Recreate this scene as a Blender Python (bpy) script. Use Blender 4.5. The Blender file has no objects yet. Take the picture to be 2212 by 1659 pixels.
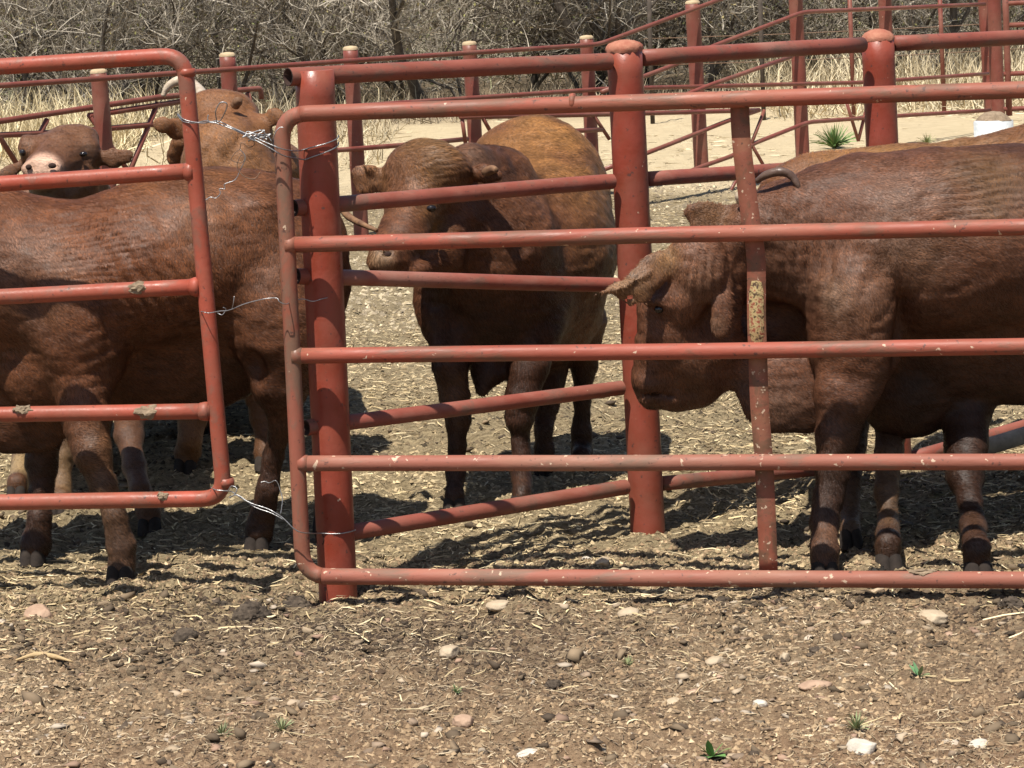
import bpy, math, random
import numpy as np
from mathutils import Vector, Matrix

# ============================================================ camera, sky, sun
S = bpy.context.scene
C = S.collection
FPX = 6000.0; CX = 1106.0; CY = 829.5          # the photograph measured at 2212 x 1659
PITCH = math.atan(929 / FPX); ROLL = math.atan(0.047); CAMZ = 2.0
_F = np.array([0, math.cos(PITCH), -math.sin(PITCH)])
_R0 = np.array([1.0, 0, 0]); _U0 = np.array([0, math.sin(PITCH), math.cos(PITCH)])
_R = math.cos(ROLL) * _R0 - math.sin(ROLL) * _U0
_U = math.sin(ROLL) * _R0 + math.cos(ROLL) * _U0
cam = bpy.data.objects.new('camera', bpy.data.cameras.new('camera'))
C.objects.link(cam); S.camera = cam
cam.data.sensor_width = 36; cam.data.lens = 36 * FPX / 2212; cam.data.clip_end = 900
M4 = Matrix.Identity(4)
for i in range(3):
    M4[i][0] = _R[i]; M4[i][1] = _U[i]; M4[i][2] = -_F[i]
M4[2][3] = CAMZ
cam.matrix_world = M4

SUN_EL = math.radians(65.5); SUN_AZ = math.radians(27)   # azimuth: to the left of straight behind the camera
sd = Vector((-math.sin(SUN_AZ) * math.cos(SUN_EL), -math.cos(SUN_AZ) * math.cos(SUN_EL), math.sin(SUN_EL)))
sl = bpy.data.lights.new('sun', 'SUN'); sl.energy = 5.0; sl.angle = math.radians(0.5); sl.color = (1, 0.94, 0.85)
so = bpy.data.objects.new('sun', sl); C.objects.link(so)
so.rotation_euler = sd.to_track_quat('Z', 'Y').to_euler(); so.location = (-6, -6, 12)
w = bpy.data.worlds.new('World'); S.world = w; w.use_nodes = True
nt = w.node_tree; nt.nodes.clear()
sky = nt.nodes.new('ShaderNodeTexSky'); sky.sky_type = 'NISHITA'; sky.sun_disc = False
sky.sun_elevation = SUN_EL; sky.sun_rotation = math.atan2(sd.x, sd.y)
bg = nt.nodes.new('ShaderNodeBackground'); bg.inputs[1].default_value = 0.078
wo = nt.nodes.new('ShaderNodeOutputWorld')
nt.links.new(sky.outputs[0], bg.inputs[0]); nt.links.new(bg.outputs[0], wo.inputs[0])
S.view_settings.view_transform = 'Standard'; S.view_settings.look = 'None'
S.view_settings.exposure = 0.64; S.view_settings.gamma = 1
S.cycles.max_bounces = 6; S.cycles.diffuse_bounces = 3; S.cycles.glossy_bounces = 2

# ============================================================ measuring helpers
def ray(px, py):
    return _F * FPX + _R * (px - CX) + _U * (CY - py)
def W(px, py, Y):                                  # point seen at px,py standing Y metres away
    r = ray(px, py); return np.array([0, 0, CAMZ]) + r * (Y / r[1])
def mpp(px, py, Y):                                # metres per pixel there
    r = ray(px, py); return Y / r[1]
def G(px, py, z=0.0):                              # point on level ground
    r = ray(px, py); return np.array([0, 0, CAMZ]) + r * ((z - CAMZ) / r[2])
class Plane:                                       # a vertical plane (a fence line)
    def __init__(s, a, b):
        s.a = np.array(a, float)[:2]; s.b = np.array(b, float)[:2]
        d = s.b - s.a; s.n = np.array([-d[1], d[0]]) / np.linalg.norm(d)
    def off(s, k): return Plane(s.a + s.n * k, s.b + s.n * k)
    def p(s, px, py):
        r = ray(px, py); t = (s.a @ s.n) / (r[:2] @ s.n)
        return np.array([0, 0, CAMZ]) + r * t

# ============================================================ object helpers
def link(o, parent=None):
    C.objects.link(o)
    if parent is not None:
        o.parent = parent
        o.matrix_parent_inverse = parent.matrix_world.inverted() if False else Matrix.Translation(-parent.location)
    return o
def thing(name, label, cat, loc=(0, 0, 0), group=None):
    o = bpy.data.objects.new(name, None); o.empty_display_size = 0.1; C.objects.link(o); o.location = Vector(loc)
    o['label'] = label; o['category'] = cat
    if group: o['group'] = group
    return o
def tag(o, label, cat, group=None, kind=None):
    o['label'] = label; o['category'] = cat
    if group: o['group'] = group
    if kind: o['kind'] = kind
    return o
def npmesh(name, V, faces, m, parent=None, smooth=False, col=None):
    """V (n,3); faces: (k,3|4) array or list of arrays"""
    V = np.asarray(V, np.float32)
    if not isinstance(faces, list): faces = [faces]
    faces = [np.asarray(f, np.int32) for f in faces if len(f)]
    me = bpy.data.meshes.new(name)
    me.vertices.add(len(V)); me.vertices.foreach_set('co', V.ravel())
    loops = np.concatenate([f.ravel() for f in faces])
    tot = np.concatenate([np.full(len(f), f.shape[1], np.int32) for f in faces])
    st = np.concatenate([[0], np.cumsum(tot)[:-1]]).astype(np.int32)
    me.loops.add(len(loops)); me.loops.foreach_set('vertex_index', loops)
    me.polygons.add(len(tot)); me.polygons.foreach_set('loop_start', st); me.polygons.foreach_set('loop_total', tot)
    if smooth: me.polygons.foreach_set('use_smooth', np.ones(len(tot), bool))
    me.update(calc_edges=True); me.validate()
    if col is not None:
        a = me.color_attributes.new('tint', 'FLOAT_COLOR', 'POINT')
        cc = np.ones((len(V), 4), np.float32); cc[:, :3] = col
        a.data.foreach_set('color', cc.ravel())
    if m: me.materials.append(m)
    return link(bpy.data.objects.new(name, me), parent)

class MB:                                          # collects geometry for one mesh
    def __init__(s): s.V = []; s.F3 = []; s.F4 = []; s.n = 0
    def add(s, V, F):
        V = np.asarray(V, float); F = np.asarray(F)
        (s.F3 if F.shape[1] == 3 else s.F4).append(F + s.n); s.V.append(V)
        return V
    def done(s, k): s.n += k
    def build(s, name, m, parent=None, smooth=True):
        fs = []
        if s.F3: fs.append(np.concatenate(s.F3))
        if s.F4: fs.append(np.concatenate(s.F4))
        return npmesh(name, np.concatenate(s.V), fs, m, parent, smooth)
    def tube(s, P, R, seg=16, cap=True, open_end=None, wob=0.0, seed=0):
        P = np.asarray(P, float); n = len(P)
        R = np.full(n, R) if np.isscalar(R) else np.asarray(R, float)
        T = np.zeros_like(P); T[1:-1] = P[2:] - P[:-2]; T[0] = P[1] - P[0]; T[-1] = P[-1] - P[-2]
        T /= np.linalg.norm(T, axis=1)[:, None] + 1e-12
        ref = np.array([0, 0, 1.0]) if abs(T[0][2]) < 0.9 else np.array([0, 1.0, 0])
        a = np.cross(T[0], ref); a /= np.linalg.norm(a)
        V = []; th = np.arange(seg) * 2 * math.pi / seg
        rg = np.random.RandomState(abs(int(seed)))
        for i in range(n):
            a = a - T[i] * (a @ T[i]); a /= np.linalg.norm(a) + 1e-12
            b = np.cross(T[i], a)
            r = R[i] * (1 + (rg.randn() * wob if wob else 0))
            V.append(P[i] + r * (np.cos(th)[:, None] * a + np.sin(th)[:, None] * b))
        V = np.concatenate(V)
        i0 = np.arange(n - 1)[:, None] * seg; j = np.arange(seg); k = (j + 1) % seg
        F = np.stack([i0 + j, i0 + k, i0 + seg + k, i0 + seg + j], -1).reshape(-1, 4)
        cnt = len(V)
        F3 = []
        if cap:
            V = np.vstack([V, P[0], P[-1]])
            F3 = np.concatenate([np.stack([k, j, np.full(seg, cnt)], -1),
                                 np.stack([(n - 1) * seg + j, (n - 1) * seg + k, np.full(seg, cnt + 1)], -1)])
        s.V.append(V); s.F4.append(F + s.n)
        if len(F3): s.F3.append(F3 + s.n)
        s.n += len(V); return s
    def lathe(s, base, prof, seg=24, ax=(0, 0, 1), rough=0.0, seed=0):
        """prof list of (height, radius) along axis"""
        base = np.array(base, float); ax = np.array(ax, float); ax /= np.linalg.norm(ax)
        ref = np.array([1.0, 0, 0]) if abs(ax[0]) < .9 else np.array([0, 1.0, 0])
        a = np.cross(ax, ref); a /= np.linalg.norm(a); b = np.cross(ax, a)
        th = np.arange(seg) * 2 * math.pi / seg; rg = np.random.RandomState(abs(int(seed)))
        V = []
        for h, r in prof:
            rr = r * (1 + rough * rg.randn(seg)) if rough else r
            V.append(base + ax * h + (np.cos(th) * rr)[:, None] * a + (np.sin(th) * rr)[:, None] * b)
        n = len(prof); V = np.concatenate(V)
        i0 = np.arange(n - 1)[:, None] * seg; j = np.arange(seg); k = (j + 1) % seg
        F = np.stack([i0 + j, i0 + k, i0 + seg + k, i0 + seg + j], -1).reshape(-1, 4)
        s.V.append(V); s.F4.append(F + s.n); s.n += len(V); return s
    def box(s, P8):
        F = np.array([[0, 3, 2, 1], [4, 5, 6, 7], [0, 1, 5, 4], [1, 2, 6, 5], [2, 3, 7, 6], [3, 0, 4, 7]])
        s.V.append(np.asarray(P8, float)); s.F4.append(F + s.n); s.n += 8; return s

def line(a, b, step=0.12, sag=0.0, wob=0.0012, seed=0):
    a = np.array(a, float); b = np.array(b, float); L = np.linalg.norm(b - a); n = max(2, int(L / step) + 1)
    t = np.linspace(0, 1, n)[:, None]; P = a + (b - a) * t
    rg = np.random.RandomState(seed + 7); P += np.cumsum(rg.randn(n, 3), 0) * wob * 0.35 * np.sin(t * math.pi)
    P[:, 2] -= (sag * 4 * t * (1 - t))[:, 0]
    return P
def bend(P, r, k=7):
    """round the inner corners of polyline P with radius r"""
    P = [np.array(p, float) for p in P]; out = [P[0]]
    for i in range(1, len(P) - 1):
        u = P[i - 1] - P[i]; v = P[i + 1] - P[i]; u /= np.linalg.norm(u); v /= np.linalg.norm(v)
        A = P[i] + u * r; B = P[i] + v * r
        for t in np.linspace(0, 1, k):
            out.append(A * (1 - t) ** 2 + 2 * P[i] * t * (1 - t) + B * t * t)
    out.append(P[-1]); return out
def dense(P, step=0.12):
    out = [P[0]]
    for a, b in zip(P[:-1], P[1:]):
        n = max(1, int(np.linalg.norm(b - a) / step))
        for i in range(1, n + 1): out.append(a + (b - a) * i / n)
    return np.array(out)
def catmull(P, k=6):
    P = np.array(P, float); Q = np.vstack([2 * P[0] - P[1], P, 2 * P[-1] - P[-2]]); out = []
    for i in range(1, len(Q) - 2):
        for t in np.arange(k) / k:
            out.append(0.5 * (2 * Q[i] + (Q[i + 1] - Q[i - 1]) * t + (2 * Q[i - 1] - 5 * Q[i] + 4 * Q[i + 1] - Q[i + 2]) * t * t + (3 * Q[i] - Q[i - 1] - 3 * Q[i + 1] + Q[i + 2]) * t ** 3))
    out.append(P[-1]); return np.array(out)

# ---------------------------------------------------------------- noise
def _h(ix, iy, iz, seed):
    n = (ix * 374761393 + iy * 668265263 + iz * 2147483647 % 1013904223 + seed * 974634777).astype(np.int64) & 0xffffffff
    n = (n ^ (n >> 13)) * 1274126177 & 0xffffffff
    n = (n ^ (n >> 16)) * 2246822519 & 0xffffffff
    return ((n ^ (n >> 15)) & 0xffff) / 65535.0
def noise(P, s=1.0, seed=0):
    P = np.asarray(P, float) * s
    i = np.floor(P).astype(np.int64); f = P - i; f = f * f * (3 - 2 * f)
    x, y, z = i.T; u, v, t = f.T
    def L(a, b, k): return a + (b - a) * k
    r = L(L(L(_h(x, y, z, seed), _h(x + 1, y, z, seed), u), L(_h(x, y + 1, z, seed), _h(x + 1, y + 1, z, seed), u), v),
          L(L(_h(x, y, z + 1, seed), _h(x + 1, y, z + 1, seed), u), L(_h(x, y + 1, z + 1, seed), _h(x + 1, y + 1, z + 1, seed), u), v), t)
    return r * 2 - 1
def gh(x, y):
    """ground height"""
    x = np.asarray(x, float); y = np.asarray(y, float); P = np.stack([x.ravel(), y.ravel(), np.zeros(x.size)], -1)
    far = np.clip((y.ravel() - 13) / 8, 0, 1)
    fore = np.clip((8.6 - y.ravel()) / 1.0, 0, 1)
    h = noise(P, 1.1, 1) * 0.016 + noise(P, 3.1, 2) * 0.012
    n1 = noise(P, 9, 3); n2 = noise(P, 19, 4); n3 = noise(P, 41, 5)
    cl = np.clip(noise(P, 1.7, 6) + .35 - .35 * fore, 0, 1)
    h += (np.maximum(n1, -.2) * 0.022 + n2 * 0.016) * (0.5 + cl) + n3 * 0.010
    # a churned ridge just in front of the gate
    ridge = np.exp(-((y.ravel() - 8.05) / 0.28) ** 2) * 0.5
    h += ridge * np.maximum(noise(P, 7, 9), 0) * 0.07
    h += np.exp(-((y.ravel() - 9.0) / 0.5) ** 2) * (noise(P, 4.5, 10) * .014 + noise(P, 12, 12) * .014)
    h = h * (1 - far * 0.6) - 0.012
    return h.reshape(x.shape)

# ============================================================ materials
def mat(name):
    m = bpy.data.materials.new(name); m.use_nodes = True; n = m.node_tree; n.nodes.clear()
    o = n.nodes.new('ShaderNodeOutputMaterial'); b = n.nodes.new('ShaderNodeBsdfPrincipled')
    n.links.new(b.outputs[0], o.inputs[0]); b.inputs['Specular IOR Level'].default_value = 0.3
    return m, n, b
def N(n, t, **kw):
    x = n.nodes.new(t)
    for k, v in kw.items(): setattr(x, k, v)
    return x
def tc(n, scale=(1, 1, 1), rot=(0, 0, 0), kind='Object'):
    c = N(n, 'ShaderNodeTexCoord'); mp = N(n, 'ShaderNodeMapping'); mp.inputs['Scale'].default_value = scale
    mp.inputs['Rotation'].default_value = rot
    n.links.new(c.outputs[kind], mp.inputs[0]); return mp.outputs[0]
def nz(n, vec, s, d=4, r=0.6, dist=0):
    x = N(n, 'ShaderNodeTexNoise'); x.inputs['Scale'].default_value = s; x.inputs['Detail'].default_value = d
    x.inputs['Roughness'].default_value = r; x.inputs['Distortion'].default_value = dist
    n.links.new(vec, x.inputs['Vector']); return x.outputs[0]
def ramp(n, f, stops):
    x = N(n, 'ShaderNodeValToRGB'); e = x.color_ramp.elements
    while len(e) < len(stops): e.new(0.5)
    for el, (p, c) in zip(e, stops):
        el.position = p; el.color = (*(c if hasattr(c, '__len__') else (c, c, c)), 1)
    n.links.new(f, x.inputs[0]); return x.outputs[0]
def mix(n, f, a, b, mode='MIX'):
    x = N(n, 'ShaderNodeMix', data_type='RGBA', blend_type=mode)
    for s, v in ((x.inputs[0], f), (x.inputs[6], a), (x.inputs[7], b)):
        if isinstance(v, (int, float)): s.default_value = v
        elif isinstance(v, tuple): s.default_value = (*v, 1)
        else: n.links.new(v, s)
    return x.outputs[2]
def bump(n, b, h, st=0.5, dist=0.01, prev=None):
    x = N(n, 'ShaderNodeBump'); x.inputs['Strength'].default_value = st; x.inputs['Distance'].default_value = dist
    n.links.new(h, x.inputs['Height'])
    if prev is not None: n.links.new(prev, x.inputs['Normal'])
    n.links.new(x.outputs[0], b.inputs['Normal']); return x.outputs[0]

def paint(name, base, wear, wearamt=0.5, chips=0.66, dusty=(0.33, 0.17, 0.11), rough=0.42, dust=0.35, scale=1.0, vs=(1, 1, 1)):
    m, n, b = mat(name); v = tc(n, vs)
    base, dusty, wear = tuple(x * .84 for x in base), tuple(x * .84 for x in dusty), tuple(x * .88 for x in wear)
    grime = ramp(n, nz(n, v, 1.7 * scale, 7, .7, .8), [(.42, 0.0), (.66, .5)])
    c = mix(n, ramp(n, nz(n, v, 7 * scale, 5), [(0.35, 0.0), (0.7, 1.0)]), base, tuple(min(1, x * 1.25 + .01) for x in base))
    c = mix(n, ramp(n, nz(n, v, 3.1 * scale, 6, .65), [(0.5, 0.0), (0.72, dust)]), c, dusty)
    c = mix(n, grime, c, (.17, .085, .055))
    wmask = ramp(n, nz(n, v, 9 * scale, 7, .7, .4), [(wearamt, 0.0), (wearamt + .05, .45), (wearamt + .12, 0.8)])
    c = mix(n, wmask, c, wear)
    v2 = tc(n, (1, 1, 1))
    ch = ramp(n, nz(n, v2, 34 * scale, 3, .55, .3), [(chips, 0.0), (chips + .03, 0.8)])
    c = mix(n, ch, c, (0.55, 0.42, 0.30))
    dk = ramp(n, nz(n, v2, 52 * scale, 3), [(0.30, 0.75), (0.36, 0.0)])
    c = mix(n, dk, c, (0.06, 0.035, 0.03))
    n.links.new(c, b.inputs['Base Color'])
    n.links.new(ramp(n, nz(n, v, 14, 5), [(0.3, rough - .1), (0.7, rough + .25)]), b.inputs['Roughness'])
    h = bump(n, b, nz(n, v, 60, 5), 0.25, 0.004); bump(n, b, wmask, 0.25, 0.0015, h)
    return m
M = {}
M['gate'] = paint('gate_paint', (0.28, 0.062, 0.036), (0.15, 0.085, 0.055), 0.50, 0.69, (0.33, 0.135, 0.085), .5, .75, vs=(.28,1,1.3))
M['gatelow'] = paint('dusty_gate_paint', (0.27, 0.088, 0.057), (0.18, 0.115, 0.08), 0.53, 0.655, (0.38, 0.215, 0.15), .6, .8, vs=(.3,1,1.3))
M['upright'] = paint('worn_paint', (0.24, 0.068, 0.040), (0.17, 0.11, 0.075), 0.45, 0.72, dust=.6, vs=(1,1,.4))
M['post'] = paint('post_paint', (0.235, 0.040, 0.021), (0.22, 0.07, 0.05), 0.66, 0.74, (0.38, 0.13, 0.08), .36, .4)
M['rail'] = paint('rail_paint', (0.225, 0.056, 0.036), (0.15, 0.085, 0.06), 0.53, 0.76, (0.36, 0.21, 0.16), .5, .6, vs=(.4,1,1.3))
M['farred'] = paint('far_paint', (0.18, 0.044, 0.030), (0.16, 0.08, 0.06), 0.60, 0.74, (0.32, 0.17, 0.12), .4, .5)
M['strap'] = paint('strap_paint', (0.24, 0.075, 0.045), (0.13, 0.075, 0.045), 0.49, 0.64, (.34, .19, .10), dust=.7, scale=1.6)
def simple(name, stops, s=8, rough=.8, bs=.4, bd=.01, bsc=40, d=6, vec=(1, 1, 1)):
    m, n, b = mat(name); v = tc(n, vec)
    n.links.new(ramp(n, nz(n, v, s, d, .65), stops), b.inputs['Base Color'])
    b.inputs['Roughness'].default_value = rough
    bump(n, b, nz(n, v, bsc, 5), bs, bd); return m
M['capdust'] = simple('dusty_cap', [(.3, (.27, .08, .05)), (.6, (.36, .16, .10)), (.75, (.25, .07, .04))], 22, .8)
M['captan'] = simple('concrete_cap', [(.3, (.34, .25, .15)), (.7, (.48, .37, .23))], 14, .9)
M['hollow'] = simple('dark_cavity', [(.3, (.02, .012, .01)), (.7, (.05, .025, .018))], 14, .9)  # near-black brown for pipe mouths and nostrils
M['wire'] = simple('galvanised_wire', [(.3, (.20, .20, .20)), (.7, (.42, .42, .42))], 60, .35); 
M['wire'].node_tree.nodes['Principled BSDF'].inputs['Metallic'].default_value = .7
M['rusty'] = simple('rusty_wire', [(.3, (.10, .05, .03)), (.7, (.22, .15, .10))], 60, .6)
M['yellow'] = simple('worn_yellow_paint', [(.42, (.07, .04, .025)), (.49, (.36, .27, .12)), (.53, (.42, .32, .16)), (.60, (.24, .07, .04))], 60, .6, d=8)
M['mud'] = simple('dried_mud', [(.3, (.14, .10, .065)), (.7, (.28, .21, .14))], 30, .95, .8)
M['rockp'] = simple('pale_stone', [(.3, (.36, .31, .25)), (.7, (.62, .56, .47))], 12, .85, .5)
M['rockr'] = simple('reddish_stone', [(.3, (.24, .15, .10)), (.7, (.42, .29, .20))], 12, .85, .5)
M['rockt'] = simple('tan_stone', [(.3, (.30, .23, .15)), (.7, (.46, .37, .26))], 12, .85, .5)
M['dung'] = simple('dung', [(.35, (.03, .022, .016)), (.6, (.09, .068, .048)), (.8, (.22, .17, .11))], 45, .95, .9, .012)
M['horn'] = simple('horn', [(.3, (.30, .22, .14)), (.7, (.50, .42, .32))], 20, .4)
M['hornd'] = simple('dark_horn', [(.3, (.06, .035, .025)), (.7, (.13, .085, .065))], 20, .3)
M['hoof'] = simple('hoof', [(.3, (.010, .007, .006)), (.7, (.034, .025, .019))], 18, .95)
M['block'] = simple('white_painted_block', [(.3, (.36, .39, .41)), (.7, (.62, .63, .62))], 9, .8)
M['log'] = simple('grey_pole', [(.3, (.22, .18, .14)), (.7, (.40, .33, .25))], 20, .8, vec=(1, 1, 1))
M['grass'] = simple('green_grass', [(.3, (.06, .11, .035)), (.7, (.19, .26, .10))], 12, .7)
M['bark'] = simple('grey_bark', [(.3, (.045, .036, .028)), (.7, (.13, .11, .09))], 14, .9)
M['darkpost'] = simple('dark_wood_post', [(.3, (.035, .028, .022)), (.7, (.09, .07, .055))], 14, .9)
def tinted(name, rough=.85, trans=0.0, bs=0):
    m, n, b = mat(name); a = N(n, 'ShaderNodeAttribute'); a.attribute_name = 'tint'
    n.links.new(a.outputs['Color'], b.inputs['Base Color']); b.inputs['Roughness'].default_value = rough
    return m
def rough_tint():
    m = tinted('manure_lumps', .95); n = m.node_tree; b = n.nodes['Principled BSDF']; bump(n, b, nz(n, tc(n), 120, 5), .9, .008); return m
M['dung_t'] = rough_tint()
M['tint'] = tinted('plant_fibre', .75); M['twig'] = tinted('twig', .9); M['stone'] = tinted('stones', .85)
def eye_mat():
    m, n, b = mat('eye'); b.inputs['Base Color'].default_value = (.01, .007, .006, 1); b.inputs['Roughness'].default_value = .08
    b.inputs['Specular IOR Level'].default_value = .6; return m
M['eye'] = eye_mat()
def coat_mat():
    m, n, b = mat('cattle_coat'); a = N(n, 'ShaderNodeAttribute'); a.attribute_name = 'tint'
    v = tc(n, (4, 4, 12)); v3 = tc(n)
    f = nz(n, v, 5, 8, .75, 1.4)
    f2 = nz(n, tc(n, (1, 1, 1.5)), 38, 6, .7, 2.2)
    c = mix(n, ramp(n, f, [(.30, 0.0), (.62, 1.0)]), mix(n, .30, a.outputs['Color'], (.010, .005, .004)), a.outputs['Color'])
    c = mix(n, ramp(n, f2, [(.40, .4), (.52, 0.0)]), c, mix(n, .7, c, (.010, .005, .004)))
    c = mix(n, ramp(n, nz(n, v3, 5, 5, .6), [(.45, 0.0), (.75, .35)]), c, mix(n, .14, a.outputs['Color'], (.30, .15, .08)))
    c = mix(n, ramp(n, nz(n, v3, 70, 3, .6), [(.66, 0.0), (.74, .22)]), c, (.22, .14, .09))
    n.links.new(c, b.inputs['Base Color'])
    b.inputs['Roughness'].default_value = .42; b.inputs['Specular IOR Level'].default_value = .36
    b.inputs['Sheen Weight'].default_value = .0; b.inputs['Sheen Roughness'].default_value = .4
    b.inputs['Sheen Tint'].default_value = (1, .8, .65, 1)
    h1 = bump(n, b, f2, .28, .008, bump(n, b, f, .4, .012))
    h2 = bump(n, b, nz(n, tc(n, (9, 9, 34)), 9, 5, .7, .8), .5, .006, h1)
    return m
M['coat'] = coat_mat()
def hair_mat():
    m, n, b = mat('coat_hair'); a = N(n, 'ShaderNodeAttribute'); a.attribute_name = 'tint'
    n.links.new(a.outputs['Color'], b.inputs['Base Color'])
    b.inputs['Roughness'].default_value = .5; b.inputs['Specular IOR Level'].default_value = .22; return m
M['hair'] = hair_mat()
def ground_mat():
    m, n, b = mat('corral_ground'); v = tc(n); sep = N(n, 'ShaderNodeSeparateXYZ'); n.links.new(v, sep.inputs[0])
    st = tc(n, (1, 2.2, 1))
    dirt = ramp(n, nz(n, v, 26, 9, .72), [(.3, (.075, .05, .030)), (.45, (.20, .14, .085)), (.6, (.31, .23, .145)), (.78, (.46, .36, .24))])
    red = ramp(n, nz(n, v, 30, 9, .72), [(.28, (.10, .06, .035)), (.5, (.27, .17, .10)), (.75, (.45, .32, .20))])
    pen = ramp(n, nz(n, st, 34, 9, .75), [(.3, (.07, .052, .03)), (.45, (.20, .155, .09)), (.62, (.36, .285, .17)), (.78, (.52, .42, .26))])
    sand = ramp(n, nz(n, st, 4, 9, .7), [(.3, (.40, .32, .20)), (.55, (.50, .405, .255)), (.75, (.56, .46, .30))])
    litter = ramp(n, nz(n, st, 9, 9, .75), [(.3, (.11, .085, .055)), (.55, (.26, .20, .13)), (.8, (.40, .32, .2))])
    wob = N(n, 'ShaderNodeMath', operation='MULTIPLY_ADD'); n.links.new(nz(n, v, 1.1, 4), wob.inputs[0]); wob.inputs[1].default_value = 1.4
    n.links.new(sep.outputs['Y'], wob.inputs[2])
    def step(a, bb, src=None):
        x = N(n, 'ShaderNodeMapRange'); x.inputs['From Min'].default_value = a; x.inputs['From Max'].default_value = bb
        n.links.new(src or wob.outputs[0], x.inputs['Value']); return x.outputs[0]
    c = mix(n, step(7.2, 8.3), red, dirt)
    c = mix(n, step(8.8, 9.8), c, pen)
    wob2 = N(n, 'ShaderNodeMath', operation='MULTIPLY_ADD'); n.links.new(nz(n, v, .25, 4), wob2.inputs[0]); wob2.inputs[1].default_value = 9
    xx = N(n, 'ShaderNodeMath', operation='MULTIPLY_ADD'); n.links.new(sep.outputs['X'], xx.inputs[0]); xx.inputs[1].default_value = .25
    n.links.new(sep.outputs['Y'], xx.inputs[2]); n.links.new(xx.outputs[0], wob2.inputs[2])
    c = mix(n, step(27.0, 29.0, wob2.outputs[0]), c, sand)
    wob3 = N(n, 'ShaderNodeMath', operation='MULTIPLY_ADD'); n.links.new(nz(n, v, .3, 4), wob3.inputs[0]); wob3.inputs[1].default_value = 4
    n.links.new(sep.outputs['Y'], wob3.inputs[2])
    c = mix(n, step(35, 38, wob3.outputs[0]), c, litter)
    n.links.new(c, b.inputs['Base Color']); b.inputs['Roughness'].default_value = .95; b.inputs['Specular IOR Level'].default_value = .15
    h = bump(n, b, nz(n, v, 45, 8, .75), .9, .02); bump(n, b, nz(n, st, 150, 4, .7), .7, .006, h)
    return m
M['ground'] = ground_mat()

# ============================================================ ground
def axis(lo, hi, f0, f1, st, g=1.09, gmax=4):
    a = [x for x in np.arange(f0, f1 + 1e-6, st)]; s = st
    while a[-1] < hi: s = min(s * g, gmax); a.append(a[-1] + s)
    s = st
    while a[0] > lo: s = min(s * g, gmax); a.insert(0, a[0] - s)
    return np.array(a)
gx = axis(-140, 140, -2.3, 2.3, 0.014, 1.05); gy = axis(-30, 260, 6.4, 11.5, 0.016, 1.03)
X, Y = np.meshgrid(gx, gy, indexing='ij'); Z = gh(X, Y)
nx, ny = X.shape; idx = np.arange(nx * ny).reshape(nx, ny)
F = np.stack([idx[:-1, :-1], idx[1:, :-1], idx[1:, 1:], idx[:-1, 1:]], -1).reshape(-1, 4)
ground = npmesh('ground', np.stack([X, Y, Z], -1).reshape(-1, 3), F, M['ground'], smooth=True)
ground['kind'] = 'structure'

def scatter_ground(n, seed, ylo, yhi, margin=80, dens=None, ypow=1.0):
    """random ground positions inside (and a little round) what the camera sees"""
    rg = np.random.RandomState(abs(int(seed)))
    Yv = ylo + (yhi - ylo) * rg.rand(n) ** ypow
    half = (1106 + margin) / FPX * Yv * 1.03
    Xv = (rg.rand(n) * 2 - 1) * half
    if dens is not None:
        k = rg.rand(n) < dens(Xv, Yv); Xv, Yv = Xv[k], Yv[k]
    return Xv, Yv
def strands(name, Xv, Yv, L, wd, lift, cols, seed, up=0.0, m=None, curl=.15):
    """thin curved strips of straw / grass: 3 segments of flat ribbon lying or standing"""
    rg = np.random.RandomState(abs(int(seed))); n = len(Xv)
    th = rg.rand(n) * 2 * math.pi; Lr = L * (0.4 + rg.rand(n) ** 2 * 1.2)
    up_ = np.abs(rg.randn(n)) * up
    d = np.stack([np.cos(th), np.sin(th), up_], -1); d /= np.linalg.norm(d, axis=1)[:, None]
    side = np.stack([-np.sin(th), np.cos(th), rg.randn(n) * .6], -1); side /= np.linalg.norm(side, axis=1)[:, None]
    cv = np.stack([-np.sin(th), np.cos(th), np.zeros(n)], -1) * (rg.randn(n) * curl * Lr)[:, None]
    W_ = wd * (0.5 + rg.rand(n))
    P0 = np.stack([Xv, Yv, gh(Xv, Yv) + lift * rg.rand(n)], -1)
    V = []
    for t, ws in ((0, .8), (.35, 1), (.7, .8), (1, .25)):
        c = P0 + d * (Lr * (t if up else t - .5))[:, None] + cv * (4 * t * (1 - t)) 
        if not up: c[:, 2] = gh(c[:, 0], c[:, 1]) * .5 + P0[:, 2] * .5 + .003
        V += [c - side * (W_ * ws / 2)[:, None], c + side * (W_ * ws / 2)[:, None]]
    V = np.stack(V, 1).reshape(-1, 3)
    b = np.arange(n)[:, None] * 8
    F = np.concatenate([np.stack([b[:, 0] + 2 * i, b[:, 0] + 2 * i + 1, b[:, 0] + 2 * i + 3, b[:, 0] + 2 * i + 2], -1) for i in range(3)])
    cols = np.array(cols); ci = cols[rg.randint(len(cols), size=n)] * (0.7 + .6 * rg.rand(n))[:, None]
    return npmesh(name, V, F, m or M['tint'], col=np.repeat(ci, 8, 0))
STRAW = [(.50, .395, .22), (.42, .325, .18), (.60, .50, .31), (.33, .25, .14), (.23, .17, .10), (.15, .11, .065)]
def tagstuff(o, label, cat): return tag(o, label, cat, kind='stuff')
def pen_d(x, y):
    P = np.stack([x, y, 0 * x], -1); return np.clip(.55 + .8 * noise(P, 1.3, 31) + .3 * noise(P, 4, 32), 0.12, 1) * np.clip((y - 8.1) / 1.3, .12, 1)
xs, ys = scatter_ground(135000, 5, 8.1, 23, dens=pen_d, ypow=1.35)
tagstuff(strands('straw_litter', xs, ys, .050, .0042, .016, STRAW, 6, curl=.22), 'trampled pale straw and hay scattered over the pen floor', 'straw')
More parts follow.
